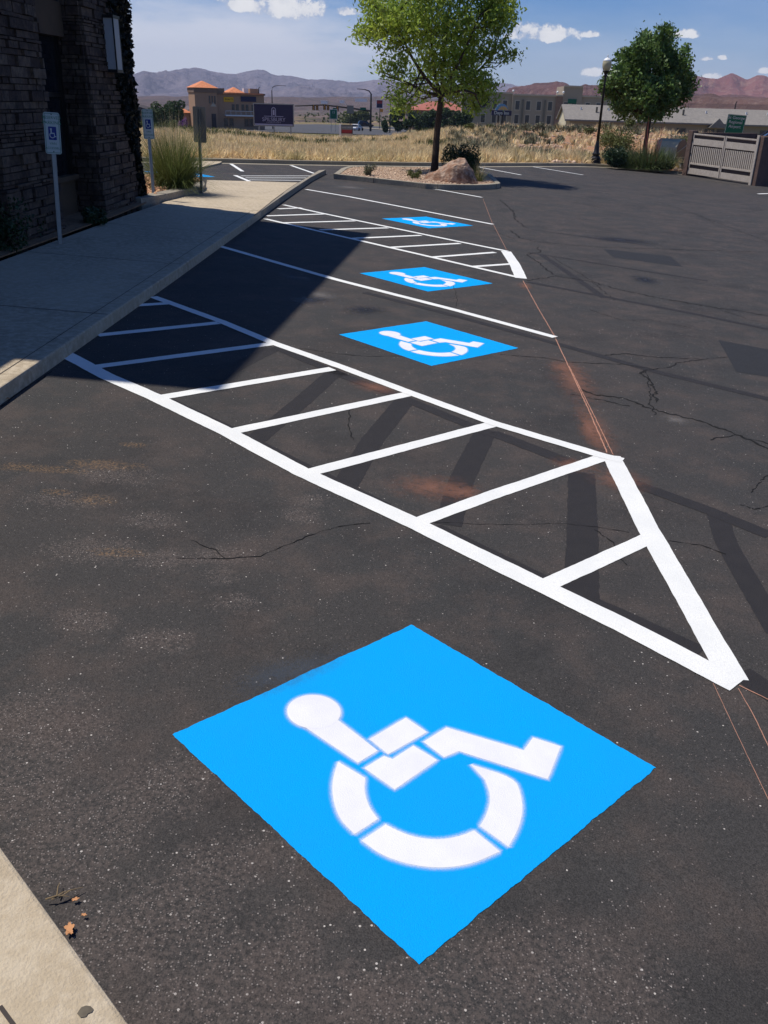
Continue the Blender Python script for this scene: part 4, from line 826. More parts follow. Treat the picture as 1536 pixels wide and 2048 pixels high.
# boulder
bp_ = P(900, 364, .12); bo = rock(bp_+Z3*.18, .82, 'boulder', 'boulder', seed=5, sx=1.08, sy=.62, sz=.78, n=5)
import bmesh
bm = bmesh.new(); bm.from_mesh(bo.data)
for v in bm.verts:
    x, y, z = v.co; t = (x+.88)/1.76
    ztop = np.interp(t, [0, .07, .28, .48, .60, .74, .90, 1.], [.12, .32, .48, .66, .76, .80, .56, .05])
    if z > 0: v.co.z = z/.62*ztop+.0
    v.co.z += .10*float(fbm(np.array([x*2+3]), np.array([y*2+z*1.5]), .5, 3)[0])
    v.co.x += .05*float(fbm(np.array([z*2+1]), np.array([y*2]), .4, 3)[0])
bm.to_mesh(bo.data); bm.free(); bo.location = Vector(bp_+Z3*.02); tag(bo, 'large reddish brown boulder resting on the gravel island', 'boulder')
bush('shrub', P(742, 351, .13), .31, .36, 1300, .05, 'leaf_sage', 'small grey green shrub on the left half of the gravel island', dens_in=.3)
bush('shrub', P(827, 357, .13), .30, .30, 900, .05, 'leaf_olive', 'small olive twiggy shrub just left of the boulder', dens_in=.2)
bush('shrub', P(922, 350, .13), .72, 1.0, 6500, .07, 'leaf_shrub', 'dense dark green bush behind the boulder', lumps=14)
e = empty('desert_plant', P(957, 363, .13), 'spiky olive plant with bare stalks at the right end of the island', 'plant')
V_, F_ = blades(160, .2, .62, .012, lean=.9, droop=.3, segs=3, rbase=.12); npmesh('leaf_blades', V_, F_, 'leaf_olive', e); V_, F_ = blades(14, .1, .8, .012, lean=.3, droop=.1, segs=3, rbase=.05); npmesh('stalks', V_, F_, 'dry_grass', e)
# lime green tree on the island
tb = P(868, 343, .13); Dt = tb[1]; k_ = Dt/1933.
def pblob(x, y, r, base, dy=0.):
    p = PD(x, y, base[1]+dy)-base; return (p[0], p[1], p[2], r*base[1]/1933.)
BL1 = [(790, 18, 62), (850, -25, 70), (925, -35, 70), (985, 5, 52), (758, 30, 26), (745, 62, 24), (728, 55, 13), (722, 68, 9), (770, 60, 32), (800, 80, 46), (862, 58, 60), (930, 60, 58), (992, 45, 36), (1018, 22, 16), (1030, 38, 7), (870, 125, 46), (925, 118, 46), (978, 105, 34), (1004, 92, 16), (1012, 118, 9), (800, 135, 26), (775, 150, 16), (762, 128, 9), (758, 140, 9), (835, 165, 34), (900, 172, 36), (952, 165, 36), (975, 182, 24), (800, 178, 20), (788, 195, 13), (1030, 108, 6), (955, 200, 22), (980, 205, 14), (850, 195, 18), (950, 216, 14), (930, 212, 14), (800, 212, 12), (815, 205, 16), (740, 5, 22), (1010, -10, 25), (870, -90, 60), (940, -95, 45)]
bl = []
for x, y, r in BL1:
    half = max(0, 150-abs(x-872))**.5*12.*.0193*.65
    n_ = 2 if r > 34 else 1
    for q in range(n_): bl.append(pblob(x, y, r*.84, tb, rnd.uniform(-half, half)))
ml = lambda pts: [pblob(x, y, 1, tb, d)[:3] for x, y, d in pts]
MN1 = [ml([(845, 150, -.3), (812, 95, -.6), (790, 30, -.8)]), ml([(868, 150, .4), (862, 80, .5), (850, -20, .4)]), ml([(885, 150, 0), (893, 70, .0), (905, -50, .2)]), ml([(900, 160, -.5), (930, 100, -.7), (960, 30, -.9)]), ml([(905, 180, .5), (950, 150, .8), (985, 110, 1.0)]), ml([(850, 185, .6), (815, 165, .9), (780, 150, 1.)]), ml([(895, 190, -.9), (925, 178, -1.6), (955, 190, -1.9)])]
trk = [(0, 0, -.2, .17), (.02, 0, .3, .13), (.04, .02, 1.2, .115), (.10, .02, 2.1, .105), (.14, .0, 2.55, .10)]
t1 = tree('tree', tb, bl, 'lime green leafy tree with slim dark trunk on the planted island', 'tree', 'leaf_lime', .165, 25000, trk, aspect=.36, droop=.45, limbr=.055, fill=.1, mains=MN1, spread=1.1)
# dark green round tree beyond the lot
tb2 = P(1285, 327, .12); k2 = tb2[1]/1933.
BL2 = [(1330, 62, 12), (1340, 72, 14), (1322, 85, 20), (1300, 78, 10), (1285, 75, 9), (1290, 95, 24), (1318, 110, 34), (1262, 110, 22), (1248, 118, 14), (1237, 112, 8), (1270, 135, 36), (1300, 140, 42), (1340, 125, 24), (1366, 112, 14), (1370, 100, 8), (1360, 135, 20), (1355, 155, 28), (1378, 160, 12), (1376, 172, 10), (1240, 150, 24), (1225, 165, 18), (1212, 160, 10), (1208, 175, 9), (1222, 185, 18), (1245, 190, 30), (1285, 185, 42), (1325, 185, 38), (1358, 185, 24), (1250, 215, 24), (1285, 218, 28), (1320, 215, 26), (1345, 205, 20), (1240, 205, 18), (1300, 228, 12)]
bl = []
for x, y, r in BL2:
    half = max(0, 90-abs(x-1295))**.5*9.5*k2*.8
    for q in range(2 if r > 22 else 1): bl.append(pblob(x, y, r*.82, tb2, rnd.uniform(-half, half)))
trk = [(0, 0, -.2, .15), (0, 0, .5, .12), (.02, 0, 1.4, .11), (.05, 0, 2.3, .10)]
tree('tree', tb2, bl, 'dense dark green round tree on the right beside the lamp post', 'tree', 'leaf_dark', .21, 22000, trk, aspect=.5, droop=.2, limbr=.05, fill=.3, twigs=False, spread=.85)

# ------------------------------------------------------------------ street lamp
lb = P(1190, 327, .12); lh = PD(1213, 112, lb[1])[2]-lb[2]
e = empty('street_lamp', lb, 'black ornamental lamp post with a cream acorn globe beside the round tree', 'street lamp')
MB().lathe([(.29, -.1), (.29, .06), (.25, .12), (.27, .2), (.22, .3), (.15, .38), (.19, .42), (.19, .47), (.13, .52), (.12, .75), (.085, .95), (.075, 1.0), (.085, 1.03)], 20).build('lamp_base', 'dark_metal', e, smooth=True)
MB().lathe([(.072, 1.0), (.05, lh-.92), (.05, lh-.9)], 14).build('pole', 'dark_metal', e, smooth=True)
MB().lathe([(.05, lh-.92), (.10, lh-.86), (.07, lh-.80), (.12, lh-.70), (.17, lh-.66), (.17, lh-.63)], 16).build('globe_holder', 'dark_metal', e, smooth=True)
MB().lathe([(.13, lh-.63), (.19, lh-.52), (.215, lh-.35), (.20, lh-.22), (.14, lh-.17)], 20).build('globe', 'lamp_glass', e, smooth=True)
MB().lathe([(.205, lh-.225), (.18, lh-.17), (.10, lh-.09), (.03, lh-.07), (.02, lh-.02), (.035, lh), (.008, lh+.07)], 16).build('lamp_cap', 'white_metal', e, smooth=True)

# ------------------------------------------------------------------ right bed: shrub, yucca, cabinet
bush('shrub', P(1232, 333, .12), .82, .85, 5000, .09, 'leaf_shrub', 'round dark clipped shrub right of the lamp post base', lumps=12, dens_in=.6)
e = empty('desert_plant', P(1296, 338, .12), 'big clump of spiky green leaves with red flower stalks below the round tree', 'plant')
V_, F_ = blades(900, .3, 1.3, .03, lean=1.1, droop=.45, segs=4, rbase=.55, hj=.4); V2, F2 = blades(500, .3, 1.2, .03, lean=1.1, droop=.5, segs=4, rbase=.4); V2 = V2+np.array([-1.0, .3, 0]); V3, F3 = blades(500, .3, 1.1, .03, lean=1.1, droop=.5, segs=4, rbase=.4); V3 = V3+np.array([.8, .2, 0])
npmesh('leaf_blades', np.vstack([V_, V2, V3]), np.vstack([F_, F2+len(V_), F3+len(V_)+len(V2)]), 'yucca', e)
V_, F_ = blades(26, .3, 2.5, .035, lean=.22, droop=.1, segs=3, rbase=.4, hj=.4); npmesh('flower_stalks', V_, F_, 'red_stem', e)
bush('shrub', np.array(P(1262, 322, .12))+np.array([0, 5, 0]), 1.7, 1.7, 5200, .11, 'leaf_olive', 'wild olive bush behind the round tree trunk', lumps=12, dens_in=.2)
bush('shrub', PD(1345, 292, 60)*[1, 1, 0]+Z3*(PD(1345, 292, 60)[2]-.6), 1.5, 1.3, 3500, .11, 'leaf_sage', 'pale sage bush behind the tan cabinet', lumps=9, dens_in=.2)
bush('shrub', PD(1385, 285, 58)*[1, 1, 0]+Z3*(PD(1385, 285, 58)[2]-.8), 1.1, 1.2, 2500, .11, 'leaf_olive', 'yellow green bush left of the wooden gate post', lumps=9, dens_in=.2)
cb = P(1357, 337, .12); e = empty('utility_cabinet', cb, 'tan metal utility cabinet with curved top beside the gate', 'cabinet', rz=math.radians(42))
prof = [(-.5, 0.2), (.5, .2), (.5, .95), (.42, 1.2), (.2, 1.38), (-.1, 1.4), (-.35, 1.28), (-.5, 1.0)]
mb = MB(); mb.prism([(x, -.02, z) for x, z in prof], (0, 1.25, 0)); mb.build('cabinet_body', 'cabinet', e, bevel=.02)
mb = MB(); mb.prism([(x*.93, -.045, .04+z*.95) for x, z in prof], (0, .02, 0)); d_ = mb.build('cabinet_door', 'cabinet_side', e); mb = MB(); mb.tube([(-.42, -.06, .78), (.46, -.06, 1.16)], .022, 6); mb.build('lift_bar', 'cabinet', d_); MB().box(-.47, .47, -.055, -.045, .52, .56).build('door_seam', 'cabinet', d_)
MB().box(-.65, .65, -.25, 1.4, -.1, .2).build('concrete_pad', 'concrete', e, bevel=.02)
e = empty('irrigation_box', P(1366, 342, .12), 'small dark green box on the ground by the gate post', 'box'); MB().box(-.2, .2, -.2, .2, -.05, .34).build('box_body', 'sign_grey', e, bevel=.03); MB().box(-.22, .22, -.22, .22, .342, .38).build('box_lid', 'dark_metal', e, bevel=.01)
# light gravel of the right bed
mb = MB(); q = [P(1184, 326, .14), P(1232, 329, .14), P(1300, 334.5, .14), P(1366, 341, .14), P(1385, 338, .14), P(1372, 330, .16), P(1300, 322, .16), P(1215, 322, .16)]
mb.prism([p-Z3*.06 for p in q], (0, 0, .05)); o = mb.build('bed_gravel', 'gravel'); tag(o, kind='structure')

# ------------------------------------------------------------------ bin enclosure with slatted double gate
g0 = P(1374, 351); g1 = P(1507, 371); gd = (g1-g0); gl = np.linalg.norm(gd[:2]); rz = math.atan2(gd[1], gd[0]); hg = PD(1388, 266, g0[1])[2]-g0[2]
e = empty('bin_enclosure', g0, 'bin enclosure with a tan slatted double gate on the right edge', 'enclosure', rz=rz)
drop = (g1[2]-g0[2])/gl
def gy(x): return drop*x
mb = MB()
for x, w_2 in ((-.10, .28), ): mb.hexa([(x-w_2/2, -.12, -.2), (x+w_2/2, -.12, -.2), (x+w_2/2, .25, -.2), (x-w_2/2, .25, -.2)], [(x-w_2/2, -.12, hg+.1), (x+w_2/2, -.12, hg+.1), (x+w_2/2, .25, hg+.1), (x-w_2/2, .25, hg+.1)])
mb.build('gate_post', 'block_wall', e, bevel=.02)
x = gl; mb = MB(); mb.box(x-.14, x+.18, -.1, .25, -.5, hg+gy(gl)+.12); mb.build('gate_post', 'block_wall', e, bevel=.02)
MB().box(x-.17, x-.04, -.16, -.102, -.2+gy(gl), hg+gy(gl)+.16).build('gate_post', 'gate_paint', e, bevel=.01)
mb = MB(); mb.box(-.24, .02, .252, 4.2, -.5, hg+.02); mb.box(-.24, gl+.18, 4.2, 4.45, -.5, hg-.02+gy(gl/2)); mb.box(gl-.1, gl+.175, .252, 4.2, -.6, hg+gy(gl)+.05); mb.build('enclosure_wall', 'block_wall', e)
for i in range(2):
    x0, x1 = (.06, gl/2-.02) if i == 0 else (gl/2+.02, gl-.18)
    gate = None
    def slab(mb, xa, xb, za, zb, y0=-.06, y1=-.02): mb.hexa([(xa, y0, za+gy(xa)), (xb, y0, za+gy(xb)), (xb, y1, za+gy(xb)), (xa, y1, za+gy(xa))], [(xa, y0, zb+gy(xa)), (xb, y0, zb+gy(xb)), (xb, y1, zb+gy(xb)), (xa, y1, zb+gy(xa))]); return mb
    mb = MB()
    slab(mb, x0, x0+.06, .08, hg); slab(mb, x1-.06, x1, .08, hg); slab(mb, x0+.062, x1-.062, hg-.07, hg-.005); slab(mb, x0+.062, x1-.062, .52, .60, -.055, -.01)
    fr_ = mb.build('gate_leaf', 'gate_paint', e, bevel=.006)
    slab(MB(), x0+.065, x1-.065, hg-.50, hg-.22, -.05, -.025).build('top_board', 'gate_paint', fr_); slab(MB(), x0+.065, x1-.065, .10, .36, -.05, -.025).build('bottom_board', 'gate_paint', fr_)
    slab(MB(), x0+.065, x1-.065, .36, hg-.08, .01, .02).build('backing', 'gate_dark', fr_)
    ns = 15; mb = MB()
    for k in range(ns):
        xx = x0+.09+(x1-x0-.18)*(k+.5)/ns; slab(mb, xx-.034, xx+.034, .602, hg-.56, -.045, -.02)
    mb.build('slats', 'gate_paint', fr_)
    mb = MB(); hx = x0-.02 if i == 0 else x1+.0
    for zz in (.35, 1.0, hg-.3): mb.box(hx-.02, hx+.05, -.085, -.062, zz+gy(hx)-.04, zz+gy(hx)+.04)
    mb.build('hinges', 'dark_metal', fr_)
# ------------------------------------------------------------------ cars
def car(name, loc, rz, label, paint, L_=4.6, W_=1.8, H_=1.45, suv=False, detail=True):
    e = empty(name, loc, label, 'car', None, rz); hb = .95 if suv else .85; r = .33
    n = [(-L_/2, .35), (-L_/2+.02, hb*.85), (-L_/2+.15, hb), (-L_/2+.55 if suv else -L_/2+.8, hb+.02), (L_/2-1.25, hb+.0), (L_/2-.3, hb-.15), (L_/2-.02, hb-.3), (L_/2, .35), (L_/2-.4, .22), (-L_/2+.4, .22)]
    mb = MB(); mb.prism([(x, -W_/2, z) for x, z in n], (0, W_, 0)); mb.build('body', paint, e, smooth=False, bevel=.09)
    a = -L_/2+.12 if suv else -L_/2+.45
    roof = [(a, hb), (a+.30, H_-.08), (a+.6, H_), (L_/2-2.35, H_+.0), (L_/2-2.0, H_-.06), (L_/2-1.2, hb)]
    mb = MB(); b = []; inn = .16
    for y, s in ((-W_/2+.07, 1), (W_/2-.07, -1)): b.append([(x, y+s*inn*(z-hb)/(H_-hb), z-.01) for x, z in roof])
    k = len(roof); mb.add(b[0]+b[1], [tuple(range(k))[::-1], tuple(range(k, 2*k))]+[(i, (i+1) % k, k+(i+1) % k, k+i) for i in range(k)]); mb.build('cabin_glass', 'car_glass', e, bevel=.05)
    mb = MB(); mb.prism([(a+.36, -W_/2+.22, H_-.055), (a+.62, -W_/2+.22, H_+.012), (L_/2-2.3, -W_/2+.22, H_+.012), (L_/2-2.02, -W_/2+.22, H_-.045)], (0, W_-.44, 0)); mb.build('roof', paint, e, bevel=.03)
    mb = MB()
    for s in (-1, 1):
        y = s*(W_/2-.075)
        f = lambda z: y-s*inn*(z-hb)/(H_-hb)+s*.012
        mb.tube([(a+.02, f(hb), hb), (a+.32, f(H_-.08), H_-.07), (a+.62, f(H_), H_), (L_/2-2.3, f(H_), H_), (L_/2-1.95, f(H_-.06), H_-.06), (L_/2-1.2, f(hb), hb)], .03, 6); mb.tube([(-.15, f(hb), hb), (-.2, f(H_), H_)], .04, 6)
    mb.build('pillars', paint, e)
    for x in (-L_/2+.85, L_/2-.85):
        for s in (-1, 1):
            wv = MB(); wv.R = np.array([[1, 0, 0], [0, 0, -s], [0, s, 0.]]); wv.off = np.array([x, s*(W_/2-.02), r]); wv.lathe([(r*.6, .03), (r, .02), (r, -.2), (r*.6, -.2)], 20); w_o = wv.build('wheel', 'rubber', e)
            if detail: wr = MB(); wr.R = wv.R; wr.off = wv.off; wr.lathe([(r*.62, .025), (r*.55, .035), (.05, .045), (.03, .04)], 12); wr.build('rim', 'chrome', w_o)
    for s in (-1, 1):
        MB().box(L_/2-.12, L_/2+.0, s*(W_/2-.32)-.18, s*(W_/2-.32)+.18, .55, .66).build('headlight', 'white_metal', e); MB().box(-L_/2-.01, -L_/2+.08, s*(W_/2-.25)-.15, s*(W_/2-.25)+.15, .68, .80).build('tail_light', 'red_light', e)
    return e
cp = PD(1535, 262, 52); car('parked_car', (cp[0]+.75, 52., cp[2]-1.47+.08), math.radians(168), 'dark car whose roof shows above the bin enclosure', 'car_blue', L_=4.9, H_=1.5)
def gnd(x, D): p = PD(x, 250, D); return np.array([p[0], p[1], tzf(p[0], p[1])])
q = gnd(714, 228); car('parked_car', (q[0], q[1], q[2]+.15), math.radians(75), 'white sedan driving on the road, beside the red sign', 'car_white', L_=4.5, H_=1.42)
q = gnd(731, 290); car('parked_car', (q[0], q[1], q[2]+.15), math.radians(15), 'dark sport utility vehicle on the road behind the white sedan', 'car_black', L_=4.8, H_=1.75, suv=True)
q = PD(1068, 263, 150); car('parked_car', (q[0], q[1], q[2]-.9), math.radians(170), 'black pickup like vehicle in front of the hotel', 'car_black', L_=5.4, H_=1.85, suv=True)

# ------------------------------------------------------------------ road in the distance
def road_strip(name, quad, m, lift=.06, n=16):
    mb = MB(); a, b, c, d = [np.array(q, float) for q in quad]; vs = []
    for i in range(n+1):
        for j in range(5):
            p = (a*(1-i/n)+b*i/n)*(1-j/4)+(d*(1-i/n)+c*i/n)*j/4; vs.append((p[0], p[1], tzf(p[0], p[1])+lift))
    mb.add(vs, [(i*5+j, (i+1)*5+j, (i+1)*5+j+1, i*5+j+1) for i in range(n) for j in range(4)]); o = mb.build(name, m); tag(o, kind='structure'); return o
pp = lambda x, y, D: PD(x, y, D)
road_strip('road', [pp(360, 250, 186), pp(800, 250, 186), pp(830, 250, 440), pp(600, 250, 440)], 'road', .12)
road_strip('pavement', [pp(722, 250, 262), pp(800, 250, 240), pp(800, 250, 246), pp(722, 250, 268)], 'concrete', .3)
# ------------------------------------------------------------------ signs and poles by the road
def posts(e, xs, z0, z1, r=.06, m='galv'):
    for x in xs: mb = MB(); mb.tube([(x, 0, z0), (x, 0, z1)], r, 8); mb.build('post', m, e)
def board(x0, y0, x1, y1, D, name, label, cat, m, frame=None, th=.12, bx=None, ybase=None, rz=0., postx=None, pr=.06, pm='galv', fr=.1, shear=0):
    a = PD((x0+x1)/2, y1, D); w = (x1-x0)*D/1933.*1.02; h = PD((x0+x1)/2, y0, D)[2]-a[2]; zg = tzf(a[0], a[1])
    e = empty(name, (a[0], a[1], zg), label, cat, None, rz); z0 = a[2]-zg
    if z0 > .05: posts(e, postx if postx is not None else (-w*.32, w*.32), -.3, z0+.05, pr, pm)
    b = MB().box(-w/2, w/2, -th/2, th/2, z0, z0+h).build('sign_board', m, e)
    if frame:
        mb = MB(); f = fr
        for q in ((-w/2-f/2, w/2+f/2, z0+h-f/2, z0+h+f/2), (-w/2-f/2, w/2+f/2, z0-f/2, z0+f/2), (-w/2-f/2, -w/2+f/2, z0+f/2, z0+h-f/2), (w/2-f/2, w/2+f/2, z0+f/2, z0+h-f/2)): mb.box(q[0], q[1], -th/2-.03, th/2+.01, q[2], q[3])
        mb.build('sign_frame', frame, b)
    return e, b, w, h, z0
TH = .09
e, b, w, h, z0 = board(509, 208, 587, 252, 100, 'billboard', 'navy billboard with pale arch emblem beyond the grass field', 'billboard', 'navy', 'galv', rz=math.radians(4), postx=(-1.55, -.0, 1.75), pr=.07, fr=.09)
text('lettering', 'SPILSBURY', .52, 'lavender', b, (0, -TH, z0+h*.29), ext=.02); text('lettering', 'MORTUARY', .13, 'lavender', b, (0, -TH, z0+h*.16), ext=.02, wscale=2.2)
mb = MB(); 
for a0, a1 in zip(np.linspace(0, math.pi, 9)[:-1], np.linspace(0, math.pi, 9)[1:]): mb.tube([(.2*math.cos(a0), -TH, z0+h*.74+.2*math.sin(a0)), (.2*math.cos(a1), -TH, z0+h*.74+.2*math.sin(a1))], .045, 5)
mb.tube([(-.2, -TH, z0+h*.46), (-.2, -TH, z0+h*.74)], .045, 5); mb.tube([(.2, -TH, z0+h*.46), (.2, -TH, z0+h*.74)], .045, 5); mb.box(-.09, .09, -TH-.02, -TH, z0+h*.5, z0+h*.74); mb.box(-1.0, 1.0, -TH-.02, -TH, z0+h*.43, z0+h*.455); mb.build('arch_emblem', 'lavender', b)
MB().box(-w/2+.1, w/2-.1, -TH-.02, -TH+.01, z0+.07, z0+.2).build('lower_strip', 'lavender', b)
e, b, w, h, z0 = board(660, 219, 674, 238, 205, 'road_sign', 'green highway sign on two thin posts left of the black square sign', 'road sign', 'hwy_green', 'white_metal', fr=.06, pr=.04); 
MB().box(-w*.1, w*.35, -.06, .05, z0+h, z0+h+.3).build('exit_tab', 'hwy_green', b); text('lettering', '15', .7, 'sign_white', b, (.0, -TH, z0+h*.7), ext=.01)
e, b, w, h, z0 = board(694, 211, 707, 227, 160, 'road_sign', 'dark square sign seen from behind on a single post', 'road sign', 'sign_grey', postx=(0,), pr=.06, pm='pole_dark')
e, b, w, h, z0 = board(683, 250, 705, 267, 101, 'monument_sign', 'low red and white letter sign beside the road', 'sign', 'red_sign', 'pole_dark', th=.35, fr=.05)
MB().box(-w/2+.03, w/2-.03, -.2, -.16, z0+h*.45, z0+h-.03).build('letter_panel', 'sign_grey', b); MB().box(-w/2-.22, -w/2-.01, -.2, .2, z0-.5, z0+h+.05).build('side_column', 'white_metal', e); MB().box(-w/2, w/2, -.25, .25, -.3, z0).build('plinth', 'concrete', e)
text('lettering', 'NOW HIRING', .2, 'sign_white', b, (0, -.21, z0+h*.72), ext=.01, wscale=.9)
e, b, w, h, z0 = board(753, 200, 765, 216, 260, 'pylon_sign', 'tall pylon sign with red and blue panel on one pole', 'sign', 'navy', 'white_metal', postx=(.1,), pr=.1, pm='pole_dark', fr=.08, th=.4)
MB().box(-w/2+.1, w/2-.1, -.25, -.2, z0+h*.55, z0+h-.1).build('upper_panel', 'red_sign', b)
e, b, w, h, z0 = board(759, 218, 766, 224, 280, 'sign', 'small orange sign on a pole behind the pylon sign', 'sign', 'orange', postx=(0,), pr=.06)
e, b, w, h, z0 = board(983, 221, 1022, 231, 125, 'hotel_sign', 'blue motel sign with a yellow sunburst above the lettering', 'sign', 'navy', None, postx=(-.35, .15), pr=.11, pm='pole_dark', th=.4)
text('lettering', 'Days Inn', .56, 'sign_white', b, (0, -.21, z0+h*.5), ext=.02, bold=.008)
mb = MB(); mb.prism([(w*.42*math.cos(t)*.75, -.15, z0+h+.02+.78*math.sin(t)) for t in np.linspace(0, math.pi, 14)], (0, .3, 0)); hb_ = mb.build('sunburst_board', 'sky_blue', b)
mb = MB(); 
for k in range(7):
    t = math.pi*(k+.5)/7; mb.prism([(.15+.62*math.cos(t-.12), -.18, z0+h+.02+.5*math.sin(t-.12)), (.15+.62*math.cos(t+.12), -.18, z0+h+.02+.5*math.sin(t+.12)), (.15+.1*math.cos(t+.2), -.18, z0+h+.04+.08*math.sin(t)), (.15+.1*math.cos(t-.2), -.18, z0+h+.04+.08*math.sin(t))], (0, .02, 0))
mb.build('sunburst', 'yellow', b)
# airport sign: leans, so a thing with tilt
a = PD(1465, 265, 62); h_ = PD(1465, 229, 62)[2]-a[2]; zg = tzf(a[0], a[1]); e = empty('road_sign', (a[0], a[1], zg), 'green airport direction sign above the bin enclosure', 'road sign', rz=math.radians(-8)); z0 = a[2]-zg-.12; w = 1.16; h_ += .12; e.rotation_euler[1] = math.radians(3.)
b = plate(MB(), w, h_, -.03, 0, z0+h_/2, .04).build('sign_board', 'hwy_green', e); posts(e, (-.35, .35), -.5, z0+.1, .035)
for i, s_ in enumerate(('St George', 'Regional', 'Airport')): text('lettering', s_, .25, 'sign_white', b, (-.02, -.034, z0+h_*(.84-.22*i)), ext=.003)
mb = MB(); 
for q in ((-w/2+.02, w/2-.02, z0+h_-.04, z0+h_-.02), (-w/2+.02, -w/2+.04, z0+.03, z0+h_-.04), (w/2-.04, w/2-.02, z0+.03, z0+h_-.04)): mb.box(q[0], q[1], -.036, -.031, q[2], q[3])
mb.build('sign_border', 'sign_white', b)
# street lights and traffic signal mast
def slight(xp, yb, yt, D, armpx, label, drop=0.):
    p = PD(xp, yb, D); zt_ = PD(xp, yt, D)[2]; zg = tzf(p[0], p[1]); e = empty('street_light', (p[0], p[1], zg), label, 'street light', 'street lights along the road'); hh = zt_-zg; ax = armpx*D/1933.
    mb = MB(); mb.tube([(0, 0, -.2), (0, 0, hh*.9), (ax*.06, 0, hh*.97), (ax*.2, 0, hh), (ax*.45, 0, hh+.12)], [.14, .11, .09, .08, .07], 8); mb.build('pole', 'pole_dark', e)
    mb = MB(); mb.tube([(ax*.45, 0, hh+.12), (ax*.9, 0, hh+.14)], [.07, .05], 6); mb.build('arm', 'pole_dark', e); MB().box(min(ax*.88, ax*1.02), max(ax*.88, ax*1.02), -.12, .12, hh+.06, hh+.16).build('lamp_head', 'pole_dark', e); return e, hh
slight(545, 235, 172, 230, 28, 'street light with arm to the right above the billboard')
slight(519, 235, 176, 220, 3, 'thin short armed pole behind the two storey office')
slight(755, 235, 182, 300, 6, 'faint thin pole left of the pylon sign') if False else None
slight(780, 250, 205, 215, -3, 'thin dark pole at the left end of the tree row')
slight(1464, 250, 205, 160, 2, 'thin pole rising behind the green airport sign')
p = PD(741, 258, 226); zg = tzf(p[0], p[1]); e = empty('traffic_signal', (p[0], p[1], zg), 'traffic signal mast with long arm over the road', 'traffic light'); k_ = 226/1933.; ht = PD(741, 182, 226)[2]-zg; ha = PD(741, 221, 226)[2]-zg; hae = PD(588, 212, 226)[2]-zg
MB().tube([(0, 0, -.2), (0, 0, ht*.93), (-.5, 0, ht), (-1.6, 0, ht+.3)], [.26, .18, .14, .1], 8).build('mast', 'pole_dark', e); MB().tube([(-1.6, 0, ht+.3), (-3.3, 0, ht+.35)], [.1, .08], 6).build('luminaire_arm', 'pole_dark', e)
MB().tube([(0, 0, ha-.1), (-5, 0, ha+.4), (-11, 0, ha+.9), (-153*k_, 0, hae)], [.22, .19, .16, .12], 8).build('signal_arm', 'pole_dark', e)
for x in (626, 633, 648, 655, 674):
    dx = (x-741)*k_; zz = float(np.interp(-dx, [0, 5, 11, 153*k_], [ha-.1, ha+.4, ha+.9, hae])); hd = MB().box(dx-.3, dx+.3, -.15, .15, zz-1.05, zz+.1).build('signal_head', 'pole_dark', e); mb = MB()
    for q in (-.6, -.35, -.1): mb.lathe([(.09, 0), (.09, .02)], 10, (0, 0, 0)) if False else mb.box(dx-.13, dx+.13, -.175, -.151, zz+q*1.4-.13, zz+q*1.4+.13)
    mb.build('signal_lens', 'orange', hd)
MB().box(-2.5, -1.1, -.26, -.2, ha+.05, ha+.6).build('street_name_sign', 'hwy_green', e)

# ------------------------------------------------------------------ distant buildings
def windows(e, xs, zs, w, h, y=-.04, m='window', frame='hotel_trim', parent_name='window', fr=.12, sill=True):
    proto = None
    for z in zs:
        for x in xs:
            if proto is None:
                f = MB(); f.box(-w/2-fr, w/2+fr, -.03, .05, -fr, h+fr); fo = f.build('window', frame, e); g_ = MB().box(-w/2, w/2, -.05, -.032, 0, h).build('pane', m, fo)
                if sill:
                    si = MB().box(-w/2-fr*1.3, w/2+fr*1.3, -.12, -.032, -fr*1.2, -.01).build('sill', frame, fo)
                proto = fo; fo.location = (x, y, z)
            else:
                c = proto.copy(); COL.objects.link(c); c.location = (x, y, z)
                for ch in list(proto.children): d = ch.copy(); COL.objects.link(d); d.parent = c
def hip(mb, x0, x1, y0, y1, z, hgt, ridge=None, ov=.4, th=.15):
    x0 -= ov; x1 += ov; y0 -= ov; y1 += ov; d = min(x1-x0, y1-y0)/2
    if x1-x0 > y1-y0: r = [(x0+d, (y0+y1)/2, z+hgt), (x1-d, (y0+y1)/2, z+hgt)]
    else: r = [((x0+x1)/2, y0+d, z+hgt), ((x0+x1)/2, y1-d, z+hgt)]
    if x1-x0 > y1-y0: f = [(0, 1, 5, 4), (1, 2, 5), (2, 3, 4, 5), (3, 0, 4)]
    else: f = [(0, 1, 4), (1, 2, 5, 4), (2, 3, 5), (3, 0, 4, 5)]
    mb.add([(x0, y0, z), (x1, y0, z), (x1, y1, z), (x0, y1, z)]+r, f+[(3, 2, 1, 0)]); return mb
# 1 office with tower, D 200
D = 200.; kk = D/1933.; p = PD(393, 255, D); zg = tzf(p[0], p[1]); e = empty('office_building', (p[0], p[1], zg), 'brown stucco office building with orange tile hip roofs at left', 'building', rz=math.radians(24))
ze = PD(393, 175, D)[2]-zg; za = PD(393, 161, D)[2]-zg; cs24, sn24 = math.cos(math.radians(24)), math.sin(math.radians(24))
tw_ = 41*kk/cs24; td = 24*kk/sn24
MB().box(0, tw_, 0, td, -1, ze).build('tower_wall', 'tan_wall', e); hip(MB(), 0, tw_, 0, td, ze+.01, za-ze, ov=.35).build('tower_roof', 'roof_tile', e)
MB().box(-.15, tw_+.15, -.15, td+.15, ze-.9, ze-.02).build('top_band', 'brown_wall', e)  # dark brown band standing in for the eaves' shadow, no real trim
zp = PD(480, 190, D)[2]-zg; bx1 = tw_+92*kk/cs24
